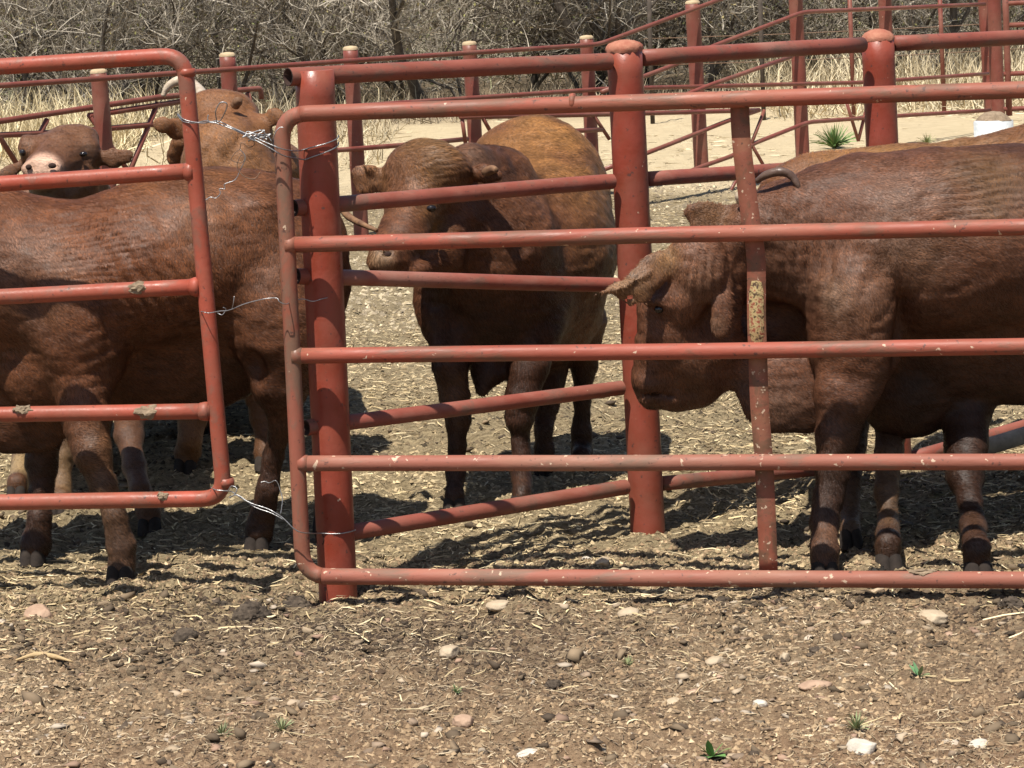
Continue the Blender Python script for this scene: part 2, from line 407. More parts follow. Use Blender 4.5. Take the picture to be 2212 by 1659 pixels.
def fore_d(x, y):
    P = np.stack([x, y, 0 * x], -1); return np.clip(.45 + .9 * noise(P, 2.1, 33), 0.1, 1)
xs, ys = scatter_ground(36000, 8, 6.35, 8.8, dens=fore_d)
tagstuff(strands('straw_scraps', xs, ys, .030, .0022, .010, [(.40, .31, .19), (.30, .22, .14), (.48, .39, .26), (.2, .145, .09), (.14, .10, .065)], 9), 'thin broken straw bits on the stony dirt before the gate', 'straw')
# long individual-looking stalks
xs, ys = scatter_ground(260, 11, 6.8, 10.5)
tagstuff(strands('long_straw', xs, ys, .12, .0042, .02, STRAW[:3], 12, curl=.12), 'long pale stalks of straw lying loose on the dirt', 'straw')

def lumps(name, Xv, Yv, size, flat, cols, seed, m, sink=.35, smooth=False, rough=.28, rep=False):
    """many little rounded stones in one mesh"""
    rg = np.random.RandomState(abs(int(seed))); n = len(Xv)
    t = (1 + 5 ** .5) / 2
    B = np.array([(-1, t, 0), (1, t, 0), (-1, -t, 0), (1, -t, 0), (0, -1, t), (0, 1, t), (0, -1, -t), (0, 1, -t), (t, 0, -1), (t, 0, 1), (-t, 0, -1), (-t, 0, 1)], float)
    B /= np.linalg.norm(B[0])
    Fb = np.array([(0, 11, 5), (0, 5, 1), (0, 1, 7), (0, 7, 10), (0, 10, 11), (1, 5, 9), (5, 11, 4), (11, 10, 2), (10, 7, 6), (7, 1, 8), (3, 9, 4), (3, 4, 2), (3, 2, 6), (3, 6, 8), (3, 8, 9), (4, 9, 5), (2, 4, 11), (6, 2, 10), (8, 6, 7), (9, 8, 1)])
    s = size * (0.35 + rg.rand(n) ** 3 * 1.6); a = rg.rand(n) * 6.28
    V = B[None] * (1 + rough * rg.randn(n, 12))[:, :, None]
    V = V * np.stack([0.8 + .5 * rg.rand(n), .6 + .4 * rg.rand(n), flat * (.7 + .6 * rg.rand(n))], -1)[:, None, :]
    ca, sa = np.cos(a)[:, None], np.sin(a)[:, None]
    V = np.stack([V[..., 0] * ca - V[..., 1] * sa, V[..., 0] * sa + V[..., 1] * ca, V[..., 2]], -1) * s[:, None, None]
    V += np.stack([Xv, Yv, gh(Xv, Yv) + s * flat * (1 - 2 * sink) * .6], -1)[:, None, :]
    F = (Fb[None] + (np.arange(n) * 12)[:, None, None]).reshape(-1, 3)
    cols = np.array(cols); ci = cols[rg.randint(len(cols), size=n)] * (0.75 + .5 * rg.rand(n))[:, None]
    return npmesh(name, V.reshape(-1, 3), F, m, col=np.repeat(ci, 12, 0), smooth=smooth)
xs, ys = scatter_ground(2800, 14, 6.35, 8.9, dens=lambda x, y: np.clip(.35 + .8 * noise(np.stack([x, y, 0 * x], -1), 1.6, 35) + .25 * (8 - y), .1, 1))
tagstuff(lumps('gravel', xs, ys, .0115, .4, [(.27, .205, .135), (.33, .255, .175), (.22, .16, .11), (.27, .175, .12), (.40, .33, .25)], 15, M['stone'], sink=.5, rough=.42), 'small tan and reddish gravel spread over the foreground dirt', 'gravel')
xs, ys = scatter_ground(4200, 17, 6.4, 12.5, dens=lambda x, y: np.clip(.3 + .9 * noise(np.stack([x, y, 0 * x], -1), 2.2, 37), .05, 1))
tagstuff(lumps('soil_clods', xs, ys, .013, .6, [(.10, .072, .045), (.15, .108, .067), (.07, .05, .033), (.20, .145, .09)], 18, M['stone'], rough=.42), 'crumbled dark dung and soil clods strewn round the gate', 'soil clods')

def crumbs(name, Xv, Yv, size, cols, seed, label, cat):
    rg = np.random.RandomState(seed); n = len(Xv)
    B = np.array([(1, 0, 0), (0, 1, 0), (-1, 0, 0), (0, -1, 0), (0, 0, 1), (0, 0, -1)], float)
    Fb = np.array([(0, 1, 4), (1, 2, 4), (2, 3, 4), (3, 0, 4)])
    sz = size * (.35 + rg.rand(n) ** 4 * 2.6); V = B[None, :5] * (.55 + .8 * rg.rand(n, 5))[:, :, None]; V[:, 4, :2] += rg.randn(n, 2) * .35; V[:, :4, 2] -= .25
    V = V * np.array([1.25, 1, .75]); a = rg.rand(n) * 6.28; ca, sa = np.cos(a)[:, None], np.sin(a)[:, None]
    V = np.stack([V[..., 0] * ca - V[..., 1] * sa, V[..., 0] * sa + V[..., 1] * ca, V[..., 2]], -1) * sz[:, None, None]
    V += np.stack([Xv, Yv, gh(Xv, Yv)], -1)[:, None, :]
    cols = np.array(cols); P = np.stack([Xv, Yv, 0 * Xv], -1)
    dk = .58 * np.exp(-((Yv - 8.2) / .45) ** 2) * np.clip(.6 - Xv * .7, .25, 1) * np.clip(.6 + noise(P, 2.2, 77), 0, 1.3)
    ci = cols[np.clip(((noise(P, 1.3, seed) * .5 + .5) * .5 + rg.rand(n) * .62 - .04 - dk) * len(cols), 0, len(cols) - 1e-3).astype(int)] * (.7 + .6 * rg.rand(n))[:, None]
    return tagstuff(npmesh(name, V.reshape(-1, 3), (Fb[None] + (np.arange(n) * 5)[:, None, None]).reshape(-1, 3), M['stone'], col=np.repeat(ci, 5, 0)), label, cat)
xs, ys = scatter_ground(150000, 21, 6.35, 9.3)
crumbs('soil_crumbs', xs, ys, .0036, [(.040, .026, .016), (.085, .055, .032), (.15, .098, .056), (.22, .15, .086), (.29, .205, .12), (.42, .315, .195)], 22, 'crumbly brown earth flecks covering the foreground dirt', 'soil crumbs')
xs, ys = scatter_ground(130000, 24, 8.6, 16, ypow=1.3)
crumbs('trampled_manure', xs, ys, .0046, [(.055, .040, .023), (.13, .095, .053), (.21, .157, .088), (.31, .238, .138), (.42, .335, .20)], 25, 'trodden dry manure flecks covering the floor of the pen', 'manure')

xs, ys = scatter_ground(70000, 27, 15, 24.5)
crumbs('pen_litter', xs, ys, .0075, [(.07, .055, .036), (.15, .12, .08), (.22, .175, .115), (.30, .245, .16), (.42, .35, .23)], 28, 'grey brown litter flecks on the far half of the pen', 'litter')

xs, ys = scatter_ground(15000, 29, 7.6, 9.2, dens=lambda x, y: np.clip(np.exp(-((y - 8.25) / .4) ** 2) * (.55 + 1.2 * noise(np.stack([x, y, 0 * x], -1), 3.1, 39)) * np.clip(.75 - x * .3, .3, 1), .01, 1))
tagstuff(lumps('manure_clods', xs, ys, .0078, .6, [(.075, .053, .034), (.11, .08, .05), (.16, .118, .074), (.055, .04, .027)], 30, M['dung_t'], sink=.3, rough=.5), 'dark broken manure clods churned up in front of the gates', 'manure')

# ---- single stones one can pick out
from mathutils import noise as mn
def rock(px, py, rx, m, flat, label, seed, name='rock', cat='rock', sharp=.25, ang=None, asp=.75):
    p = G(px, py); r = rx * mpp(px, py, p[1]); rg = np.random.RandomState(abs(int(seed)))
    bm = bpy.data.meshes.new(name); import bmesh
    b = bmesh.new(); bmesh.ops.create_icosphere(b, subdivisions=4, radius=1)
    V = np.array([v.co for v in b.verts]); 
    # chop with random planes to make flat facets
    for k in range(9):
        nrm = rg.randn(3); nrm /= np.linalg.norm(nrm); dd = .62 + .25 * rg.rand()
        ex = np.maximum(V @ nrm - dd, 0); V -= ex[:, None] * nrm * .92
    V *= (1 + .07 * noise(V, 3, seed) + .03 * noise(V, 9, seed + 1))[:, None]
    a = rg.rand() * 3 if ang is None else ang
    V = V * np.array([1, asp, flat]); V = np.stack([V[:, 0] * math.cos(a) - V[:, 1] * math.sin(a), V[:, 0] * math.sin(a) + V[:, 1] * math.cos(a), V[:, 2]], -1) * r
    g = float(gh(np.array([p[0]]), np.array([p[1]]))[0])
    for v, c in zip(b.verts, V): v.co = c
    b.to_mesh(bm); b.free(); bm.materials.append(m)
    bm.polygons.foreach_set('use_smooth', np.ones(len(bm.polygons), bool))
    o = bpy.data.objects.new(name, bm); C.objects.link(o); o.location = (p[0], p[1], g + r * flat * .38)
    return tag(o, label, cat)
rock(1862, 1622, 38, M['rockp'], .75, 'large pale grey lichened rock at the bottom right', 1, ang=.3)
rock(2115, 1610, 26, M['rockp'], .5, 'slanted pale flat stone at the lower right corner', 2, ang=.5)
rock(1140, 1623, 32, M['rockp'], .45, 'white pitted rock at the bottom edge centre', 3, ang=0.)
rock(85, 1322, 34, M['rockr'], .62, 'big rusty pink rock on the left below the left gate', 4, ang=.2)
rock(972, 1413, 30, M['rockt'], .55, 'round whitish tan stone half buried in the middle foreground', 5)
rock(2010, 1337, 38, M['rockt'], .5, 'wide tan slab of stone on the right under the bottom rail', 6, ang=-.2)
rock(1000, 1560, 29, M['rockr'], .6, 'brown rounded rock with a shadow in the lower middle', 7, ang=0.)
rock(1360, 1335, 28, M['rockt'], .55, 'pointed tan stone just in front of the gate middle', 8, ang=.3)
rock(263, 1411, 13, M['rockp'], .7, 'small white pebble, left one of a touching pair', 9)
rock(289, 1412, 15, M['rockt'], .8, 'small tan pebble, right one of a touching pair', 10)
rock(1302, 1216, 22, M['rockt'], .55, 'grey tan stone behind the bottom rail near its middle', 11)
rock(1268, 1200, 13, M['rockp'], .6, 'small square pale stone behind the bottom rail', 12)
rock(1350, 1226, 14, M['rockt'], .6, 'low stone half hidden by the bottom rail', 13)
rock(1640, 1510, 18, M['rockp'], .6, 'cream and orange stone in the right foreground', 14)
rock(1695, 1408, 19, M['rockt'], .6, 'grey oval stone standing in the right foreground dirt', 15)
rock(1545, 1420, 25, M['rockt'], .45, 'flat cream stone right of the middle, behind the cream and orange one', 16)
rock(1078, 1312, 30, M['rockt'], .4, 'flat tan stone just below the bottom rail left of the middle', 17, ang=.1)
rock(1760, 1475, 38, M['rockr'], .35, 'reddish flat stone beside the little green seedling on the right', 18, ang=.1)
rock(1500, 1475, 22, M['rockr'], .4, 'reddish flat stone low in the right middle foreground', 19, ang=.3)
rock(18, 1580, 16, M['rockp'], .6, 'pinkish white stone on the left picture edge', 20)
rock(60, 1545, 16, M['rockr'], .6, 'dull red stone in the lower left', 21)
rock(1450, 1495, 22, M['rockt'], .5, 'angular dull tan stone in the lower middle right', 22)
rock(2050, 1355, 14, M['rockr'], .5, 'small rusty stone beside the wide tan slab', 23)

def dung(px, py, rx, h, label, seed):
    import bmesh
    p = G(px, py); r = rx * mpp(px, py, p[1]); rg = np.random.RandomState(seed); mb = MB()
    b = bmesh.new(); bmesh.ops.create_icosphere(b, subdivisions=4, radius=1)
    B0 = np.array([v.co for v in b.verts]); Fb = np.array([[v.index for v in f.verts] for f in b.faces]); b.free()
    for k in range(7):
        a = rg.rand() * 6.28; q = rg.rand() ** .5 * r * .62 * (k > 0); rr = r * (.62 if k == 0 else .22 + .25 * rg.rand())
        V = B0 * (1 + .28 * noise(B0, 2.1, seed * 9 + k) + .17 * noise(B0, 6, seed * 9 + k + 40) + .09 * noise(B0, 15, seed * 9 + k + 80))[:, None]
        V = V * np.array([rr, rr * .85, rr * (h + .25)]); x = p[0] + math.cos(a) * q; y = p[1] + math.sin(a) * q * .8
        V = V + np.array([x, y, float(gh(np.array([x]), np.array([y]))[0]) + rr * h * .45])
        mb.V.append(V); mb.F3.append(Fb + mb.n); mb.n += len(V)
    o = mb.build('dung_clod', M['dung']); return tag(o, label, 'dung')
dung(402, 1372, 44, .6, 'dark crumbly dung lump on the left, in front of the left gate', 51)
dung(540, 1325, 58, .45, 'broad dark dung pile below the gate corner', 52)
dung(1197, 1470, 26, .45, 'small dark dung lump with pale fluff in the middle foreground', 53)
dung(640, 1290, 44, .3, 'dark trodden dung at the foot of the gate corner post', 54)
dung(2185, 1325, 36, .25, 'dark dung clod at the right edge before the bottom rail', 55)
dung(1765, 1400, 30, .22, 'flattened dark dung on the right foreground', 56)

dung(480, 1300, 26, .35, 'small dark dung lump between the two big left foreground piles and the gate', 57)
dung(250, 1290, 30, .3, 'flat dark dung pat below the left cow hoof', 58)
dung(1560, 1300, 30, .25, 'dark earth clod right below the bottom rail near the strap', 59)
# dried corn husk on the left, woody twig, seedlings, grass tufts
def ribbon(P, wd, thick=.006):
    P = np.array(P); b = MB(); b.tube(catmull(P, 6), np.interp(np.linspace(0, 1, (len(P) - 1) * 6 + 1), np.linspace(0, 1, len(wd)), wd), 8); return b
p = [G(35, 1440), G(80, 1433), G(120, 1434), G(158, 1440)]
for q in p: q[2] = float(gh(np.array([q[0]]), np.array([q[1]]))[0]) + .014
M['husk'] = simple('dry_husk', [(.3, (.34, .23, .11)), (.7, (.50, .37, .20))], 30, .7, vec=(1, 8, 8))
tag(ribbon(p, [.003, .009, .008, .002]).build('dry_husk', M['husk']), 'dry yellow husk lying on the dirt at the left', 'husk')
def leafplant(px, py, h, n, label, name, seed, green=(.10, .20, .06), wl=.35, group=None, cat='plant'):
    p = G(px, py); s = mpp(px, py, p[1]); z = float(gh(np.array([p[0]]), np.array([p[1]]))[0]); rg = np.random.RandomState(abs(int(seed)))
    V = []; F = []; col = []
    for i in range(n):
        a = rg.rand() * 6.28; L = h * s * (.6 + .5 * rg.rand()); out = (.25 + .75 * rg.rand()) * (1 if wl < .2 else 1.2)
        d = np.array([math.cos(a) * out, math.sin(a) * out, 1 - .45 * out]); d /= np.linalg.norm(d)
        sd_ = np.array([-math.sin(a), math.cos(a), 0]); w_ = L * wl * (.7 + .5 * rg.rand())
        c = np.array(green) * (.7 + .7 * rg.rand()) * (1, 1, .9); c = c if rg.rand() > .25 else c * .5 + np.array((.25, .2, .1)) * .5
        k = len(V)
        for t, ws in ((0, .25), (.35, 1), (.7, .8), (1, .05)):
            q = np.array([p[0], p[1], z]) + d * L * t - np.array([0, 0, 1]) * L * .35 * t * t * out + np.array([rg.randn(), rg.randn(), 0]) * .0
            V += [q - sd_ * w_ * ws / 2, q + np.array([0, 0, .0]), q + sd_ * w_ * ws / 2 + np.array([0, 0, L * .02])]; col += [c] * 3
        for j in range(3):
            for e in (0, 1): F.append((k + 3 * j + e, k + 3 * j + e + 1, k + 3 * j + e + 4, k + 3 * j + e + 3))
    o = npmesh(name, V, np.array(F), M['tint'], col=np.array(col), smooth=False)
    return tag(o, label, cat, group)
leafplant(1537, 1622, 62, 11, 'green leafy seedling at the bottom right of centre', 'seedling', 3)
leafplant(1985, 1455, 42, 7, 'tiny bluish green seedling on the right beside the reddish flat stone', 'seedling', 4, (.12, .24, .12))
leafplant(1850, 1575, 50, 50, 'low sparse green grass tuft behind the large pale grey rock', 'grass_tuft', 5, (.22, .26, .14), .07, cat='grass tuft')
leafplant(480, 1590, 40, 34, 'low dull green weed tuft in the lower left, left one of two', 'weed_tuft', 6, (.20, .23, .13), .10, cat='grass tuft')
leafplant(610, 1575, 40, 34, 'low dull green weed tuft in the lower left, right one of two', 'weed_tuft', 7, (.20, .23, .13), .10, cat='grass tuft')
leafplant(985, 1492, 24, 34, 'faint green weed sprigs behind the brown rounded rock', 'weed_tuft', 8, (.15, .21, .1), .12, cat='grass tuft')
leafplant(1355, 1430, 26, 34, 'small weedy tuft right of the round whitish tan stone', 'weed_tuft', 9, (.17, .2, .1), .1, cat='grass tuft')
leafplant(1803, 318, 62, 170, 'bushy green grass tussock on the sand beyond the chute', 'grass_tussock', 10, (.13, .22, .08), .05, cat='grass tussock')
leafplant(2003, 310, 30, 60, 'small sparse green tussock left of the white footing', 'grass_tussock', 12, (.2, .22, .1), .05, cat='grass tussock')

# ============================================================ near pen: posts, rails, gates
P1 = G(730, 1275); P2 = G(1399, 1140); P3 = G(1935, 1005)
def post_geo(base, top, r, parent, m, capm, cap='dome', seed=0, name='post', bury=.15):
    base = np.array(base, float); top = np.array(top, float); ax = top - base; L = np.linalg.norm(ax); ax /= L
    b = MB(); hs = np.linspace(-bury, L, 24)
    b.lathe(base, [(h, r) for h in hs] + [(L + .001, r * .9), (L + .001, 0.0005)], 40, ax)
    o = b.build(name, m, parent)
    if cap:
        b = MB(); e = r * 1.03
        if cap == 'dome': pr = [(-.004, e * .98), (.006, e), (.016, e * .93), (.028, e * .75), (.037, e * .45), (.041, e * .15), (.041, .0004)]
        elif cap == 'rough': pr = [(-.008, e * .98), (.002, e * 1.03), (.014, e * 1.0), (.024, e * .82), (.031, e * .55), (.035, e * .2), (.035, .0004)]
        else: pr = [(0, r * 1.015), (.014, r * 1.015), (.026, r * .8), (.032, .0004)]
        b.lathe(top, pr, 36, ax, rough=.035 if cap == 'rough' else .012, seed=seed)
        b.build('cap', capm, parent)
    return o
def at_h(base, px, py):                         # point above a base seen at px,py (same distance)
    return W(px, py, base[1])
fence = thing('pipe_fence', 'red pipe pen fence with thick round posts and five rails, just behind the right gate', 'fence', P1)
rp = .0605
def top_of(px, py, b): return W(px, py, b[1])
t1 = top_of(679, 152, P1); t2 = top_of(1349, 108, P2); t3 = top_of(1896, 86, P3)
post_geo(P1, t1, .0620, fence, M['post'], M['capdust'], None, 1)
b = MB(); b.lathe(t1, [(-.012, .0565), (-.012, .0004)], 32, t1 - P1)
post_geo(P2, t2, .0605, fence, M['post'], M['capdust'], 'rough', 2)
post_geo(P3, t3, .0610, fence, M['post'], M['capdust'], 'dome', 3)
PL12 = Plane(P1, P2); PL23 = Plane(P2, P3)
def hollow_end(p, d, r, parent):
    """dark open mouth of a pipe, a rim and a recessed disc"""
    b = MB(); b.lathe(p, [(-.001, r), (.0, r), (.0, r * .86), (-.035, r * .84), (-.035, .0004)], 24, d); b.build('open_pipe_end', M['hollow'], parent)
seed = 100
for (a, bb, r, endx) in [((715, 162), (1315, 133), .0290, (622, 168)), ((735, 441), (1322, 392), .0262, (635, 452)),
                         ((745, 600), (1332, 616), .0255, (640, 596)), ((757, 912), (1342, 838), .0255, (660, 921)), ((772, 1148), (1352, 1052), .0265, (690, 1163))]:
    A = PL12.p(*a); B = PL12.p(*bb); d = (B - A) / np.linalg.norm(B - A)
    A0 = PL12.p(*endx); d2 = (A - A0); A0 = A - d * np.linalg.norm(d2)
    seed += 1; mb = MB(); mb.tube(line(A0 + d * .001, B, .14, wob=.0016, seed=seed), r, 20, cap=False); mb.build('rail', M['rail'], fence)
    hollow_end(A0 + d * .0, -d, r, fence)
for (a, bb, r) in [((1385, 125), (1862, 97), .0285), ((1395, 387), (1890, 352), .0262), ((1400, 610), (1900, 560), .0255), ((1410, 832), (1900, 770), .0255), ((1425, 1045), (1905, 1000), .0265)]:
    seed += 1; mb = MB(); mb.tube(line(PL23.p(*a), PL23.p(*bb), .14, seed=seed), r, 20); mb.build('rail', M['rail'], fence)
P4 = G(2420, 905); PL34 = Plane(P3, P4)
for (a, bb, r) in [((1930, 94), (2400, 72), .0295), ((1935, 345), (2400, 300), .0262), ((1940, 560), (2410, 520), .0255), ((1945, 768), (2410, 700), .0255), ((1960, 992), (2415, 862), .0265)]:
    seed += 1; mb = MB(); mb.tube(line(PL34.p(*a), PL34.p(*bb), .14, seed=seed), r, 20); mb.build('rail', M['rail'], fence)
post_geo(P4, W(2385, 60, P4[1]), .0605, fence, M['post'], M['capdust'], 'dome', 4)

# right gate
def gp(px, Y): return W(px, 750, Y)
GR = Plane(gp(640, 8.625), gp(2212, 8.19))
gate = thing('pipe_gate', 'large red five-rail pipe gate with faded paint in front of the cattle on the right', 'gate', GR.p(655, 1250) * (1, 1, 0))
q = GR.p
fr = [q(2750, 176), q(607, 247), q(655, 1245), q(2750, 1256)]
mb = MB(); pts = bend(fr, .085, 9)
k0_, k1_ = np.array(pts[2]), np.array(pts[-3]); pts = dense([np.array(x) for x in pts], .10)
i0 = int(np.argmin(((pts - k0_) ** 2).sum(1))); i1 = int(np.argmin(((pts - k1_) ** 2).sum(1)))
mb.tube(pts[:i0 + 1], .0255, 22); mb.build('top_rail', M['gate'], gate)
mb = MB(); mb.tube(pts[i0:i1 + 1], .0257, 22); mb.build('upright', M['upright'], gate)
mb = MB(); mb.tube(pts[i1:], .0262, 22); mb.build('bottom_rail', M['gatelow'], gate)
for (a, bb) in [((618, 529), (2750, 478)), ((632, 769), (2750, 740)), ((645, 1001), (2750, 996))]:
    seed += 1; mb = MB(); mb.tube(line(q(*a), q(*bb), .14, seed=seed), .0250, 22); mb.build('rail', M['gatelow' if a[1] > 900 else 'gate'], gate)
# weld collars
for (x, y) in [(622, 529), (636, 769), (649, 1001)]:
    a = q(x - 2, y); bb = q(x + 18, y - .4); mb = MB(); mb.tube(np.array([a, a * .5 + bb * .5, bb]), [.031, .030, .0255], 18, wob=.06, seed=int(y)); mb.build('weld', M['upright'], gate)
a = q(1232, 221); bb = q(1243, 220.6); mb = MB(); mb.tube(np.array([a, a * .5 + bb * .5, bb]), [.0256, .0277, .0256], 22, wob=.02, seed=3); mb.build('weld', M['gate'], gate)
# flat strap behind the rails
bk = GR.off(.024); n2 = np.array([*GR.n, 0.0])
ctr = [(1597, 214), (1601, 300), (1612, 400), (1622, 480), (1633, 560), (1634, 680), (1637, 780), (1641, 880), (1650, 1000), (1655, 1100), (1660, 1234)]
sp = catmull([bk.p(x, y) for x, y in ctr], 5); tx = np.array([*(GR.b - GR.a), 0]); tx /= np.linalg.norm(tx)
hw = .0285; th = .006; Vs = []; 
for c in sp:
    Vs += [c - tx * hw, c + tx * hw, c + tx * hw + n2 * th, c - tx * hw + n2 * th]
k = np.arange(len(sp) - 1) * 4; Fs = np.concatenate([np.stack([k + i, k + (i + 1) % 4, k + 4 + (i + 1) % 4, k + 4 + i], -1) for i in range(4)])
Fs = np.vstack([Fs, [[3, 2, 1, 0]], [[len(Vs) - 4, len(Vs) - 3, len(Vs) - 2, len(Vs) - 1]]])
npmesh('strap', Vs, Fs, M['strap'], gate)
# worn yellow patch on strap : its own thin sheet of old paint
Vs = []; sel = [c for c in sp if bk.p(1633, 745)[2] < c[2] < bk.p(1633, 600)[2]]
for i, c in enumerate(sel):
    k2 = hw * (.78 if 0 < i < len(sel) - 1 else .5)
    Vs += [c - tx * k2 - n2 * .0015, c + tx * k2 - n2 * .0015, c + tx * k2 - n2 * .0003, c - tx * k2 - n2 * .0003]
k = np.arange(len(sel) - 1) * 4; Fs = np.concatenate([np.stack([k + i, k + (i + 1) % 4, k + 4 + (i + 1) % 4, k + 4 + i], -1) for i in range(4)])
npmesh('old_paint', Vs, Fs, M['yellow'], gate)

# left gate
GL = Plane(gp(-400, 8.95), gp(440, 8.72)); q = GL.p
lg = thing('pipe_gate', 'left red pipe gate with a rounded top corner and mud on its rails', 'gate', q(480, 1080) * (1, 1, 0))
M['lgate'] = paint('left_gate_paint', (0.32, 0.062, 0.034), (0.21, 0.10, 0.07), 0.53, 0.74, (0.42, 0.15, 0.10), .38, .5)
fr = [q(-520, 176), q(398, 119), q(485, 1077), q(-520, 1094)]
mb = MB(); mb.tube(dense(bend(fr, .075, 9), .14), .0262, 22); mb.build('frame', M['lgate'], lg)
for (a, bb) in [((-520, 430), (418, 369)), ((-520, 668), (432, 619)), ((-520, 906), (455, 888))]:
    seed += 1; mb = MB(); mb.tube(line(q(*a), q(*bb), .14, seed=seed), .0255, 22); mb.build('rail', M['lgate'], lg)
for (x, y) in [(408, 371), (420, 620), (440, 889)]:
    a = q(x - 8, y); bb = q(x + 12, y - .6); mb = MB(); mb.tube(np.array([a, a * .5 + bb * .5, bb]), [.0262, .031, .032], 18, wob=.05, seed=int(y)); mb.build('weld', M['lgate'], lg)
for (x, y) in [(403, 157), (487, 1042)]:
    a = q(x, y - 9); bb = q(x + 1, y + 9); mb = MB(); mb.tube(np.array([a, a * .5 + bb * .5, bb]), [.0264, .0285, .0264], 18, wob=.03, seed=int(y)); mb.build('weld', M['lgate'], lg)
# mud dried on rails
def mudlump(plane, px, py, rx, ry, label, seed, off=-.017):
    pl = plane.off(off); c = pl.p(px, py); s = mpp(px, py, c[1])
    import bmesh
    b = bmesh.new(); bmesh.ops.create_icosphere(b, subdivisions=3, radius=1)
    V = np.array([v.co for v in b.verts]); V *= (1 + .35 * noise(V, 2.2, seed) + .2 * noise(V, 6, seed + 1))[:, None]
    V *= np.array([rx * s, .016, ry * s])
    for v, cc in zip(b.verts, V): v.co = cc
    me = bpy.data.meshes.new('dried_mud'); b.to_mesh(me); b.free(); me.materials.append(M['mud'])
    o = bpy.data.objects.new('dried_mud', me); C.objects.link(o); o.location = c; tag(o, label, 'mud')
mudlump(GL, 300, 622, 22, 13, "mud lump stuck on the left gate's third rail", 1)
mudlump(GL, 320, 891, 26, 14, "wide grey mud smear wrapped on the left gate's fourth rail", 2)
mudlump(GL, 50, 886, 22, 10, "mud crust on the left end of the left gate's fourth rail", 3)
mudlump(GL, 352, 1072, 12, 9, "dark mud splash on the left gate's bottom rail", 4)
mudlump(GR, 1993, 1236, 26, 7, "mud lump on the right gate's bottom rail by a hoof", 5, -.004)

# tie wires
def wire(P, r, m, parent): mb = MB(); mb.tube(catmull(P, 7), r * .8, 7); return mb.build('wire_strand', m, parent)
def around_post(base, top, r, h, a0, a1, n=14, dz=0.0):
    base = np.array(base); ax = top - base; f = h / ax[2]; c = base + ax * f; out = []
    for i, t in enumerate(np.linspace(a0, a1, n)):
        out.append(c + np.array([math.cos(t) * r, math.sin(t) * r, dz * i / (n - 1)]))
    return out
def hat(px, py, base): return W(px, py, base[1])[2]
tw = thing('tie_wire', 'twisted silver wire with a raised loop and curly tail joining the gates at the top', 'wire', t1 * (1, 1, 0))
LU = GL.p(412, 258); s9 = 8.68
def wp(px, py, Y): return W(px, py, Y)
h1 = hat(720, 285, P1); h2 = hat(722, 300, P1)
front = lambda h, a0, a1, dz=0: around_post(P1, t1, .0665, h, math.radians(a0), math.radians(a1), 10, dz)
gl_loop = [GL.off(-.028).p(415, 272), GL.off(-.03).p(398, 252), GL.off(.0).p(384, 244), GL.off(.03).p(400, 247)]
wire([wp(384, 246, 8.75), wp(394, 256, 8.70), wp(410, 262, 8.685), wp(440, 266, 8.66), wp(470, 262, 8.64), wp(500, 275, 8.62), wp(535, 290, 8.58), wp(575, 308, 8.56), wp(610, 322, 8.56), wp(640, 326, 8.66)] + [x for x in front(hat(680, 320, P1), 230, 370, .035)], .0026, M['wire'], tw)
wire([wp(384, 249, 8.75), wp(396, 262, 8.70), wp(420, 266, 8.68), wp(450, 262, 8.65), wp(500, 278, 8.62), wp(540, 297, 8.58), wp(580, 318, 8.56), wp(612, 336, 8.57), wp(640, 342, 8.66)] + [x for x in front(hat(680, 341, P1), 235, 370, .045)], .0026, M['wire'], tw)
wire([wp(468, 262, 8.63), wp(466, 240, 8.61), wp(476, 222, 8.60), wp(490, 224, 8.60), wp(487, 240, 8.61), wp(474, 262, 8.63), wp(455, 265, 8.63), wp(449, 258, 8.63), wp(450, 248, 8.63)], .0024, M['wire'], tw)
rg = np.random.RandomState(4)
knot = [wp(545 + 26 * math.sin(i * 1.7) + i * 1.2, 287 + 9 * math.cos(i * 2.3) + i * .8, 8.575 + .012 * math.sin(i * 1.1)) for i in range(17)]
wire(knot, .0024, M['wire'], tw)
wire([wp(590, 300, 8.57), wp(596, 285, 8.56), wp(604, 276, 8.56), wp(612, 275, 8.56)], .002, M['wire'], tw)
tail = [(540, 285), (530, 295), (545, 302), (550, 312), (538, 318), (522, 308), (518, 322), (508, 330), (500, 345), (520, 352), (528, 342), (520, 336), (512, 358), (521, 376), (538, 386), (552, 385), (562, 372)]
wire([wp(x, y, 8.6) for x, y in tail], .0019, M['rusty'], tw)
tail = [(518, 322), (530, 340), (520, 365), (508, 388), (485, 398), (486, 408), (474, 408), (476, 418), (466, 428), (455, 426), (444, 432)]
wire([wp(x, y, 8.61) for x, y in tail], .0018, M['wire'], tw)
tw = thing('tie_wire', 'thin single wire strung across the gap at the middle of the gates', 'wire', t1 * (1, 1, 0))
wire([wp(430, 672, 8.73), wp(440, 674, 8.665), wp(452, 676, 8.66), wp(475, 672, 8.64), wp(495, 670, 8.62), wp(530, 656, 8.59), wp(570, 646, 8.56), wp(597, 644, 8.56), wp(604, 652, 8.555), wp(618, 657, 8.57), wp(632, 650, 8.64), wp(655, 646, 8.675), wp(675, 651, 8.673), wp(695, 646, 8.68), wp(712, 642, 8.70), wp(722, 640, 8.76)], .0019, M['wire'], tw)
wire([wp(501, 667, 8.62), wp(504, 655, 8.60), wp(506, 640, 8.6)], .0016, M['wire'], tw)
wire([wp(470, 676, 8.64), wp(480, 680, 8.63), wp(488, 668, 8.63), wp(482, 664, 8.62)], .0016, M['wire'], tw)
tw = thing('tie_wire', 'bright doubled wire binding the lower corners of both gates to the post', 'wire', P1 * (1, 1, 0))
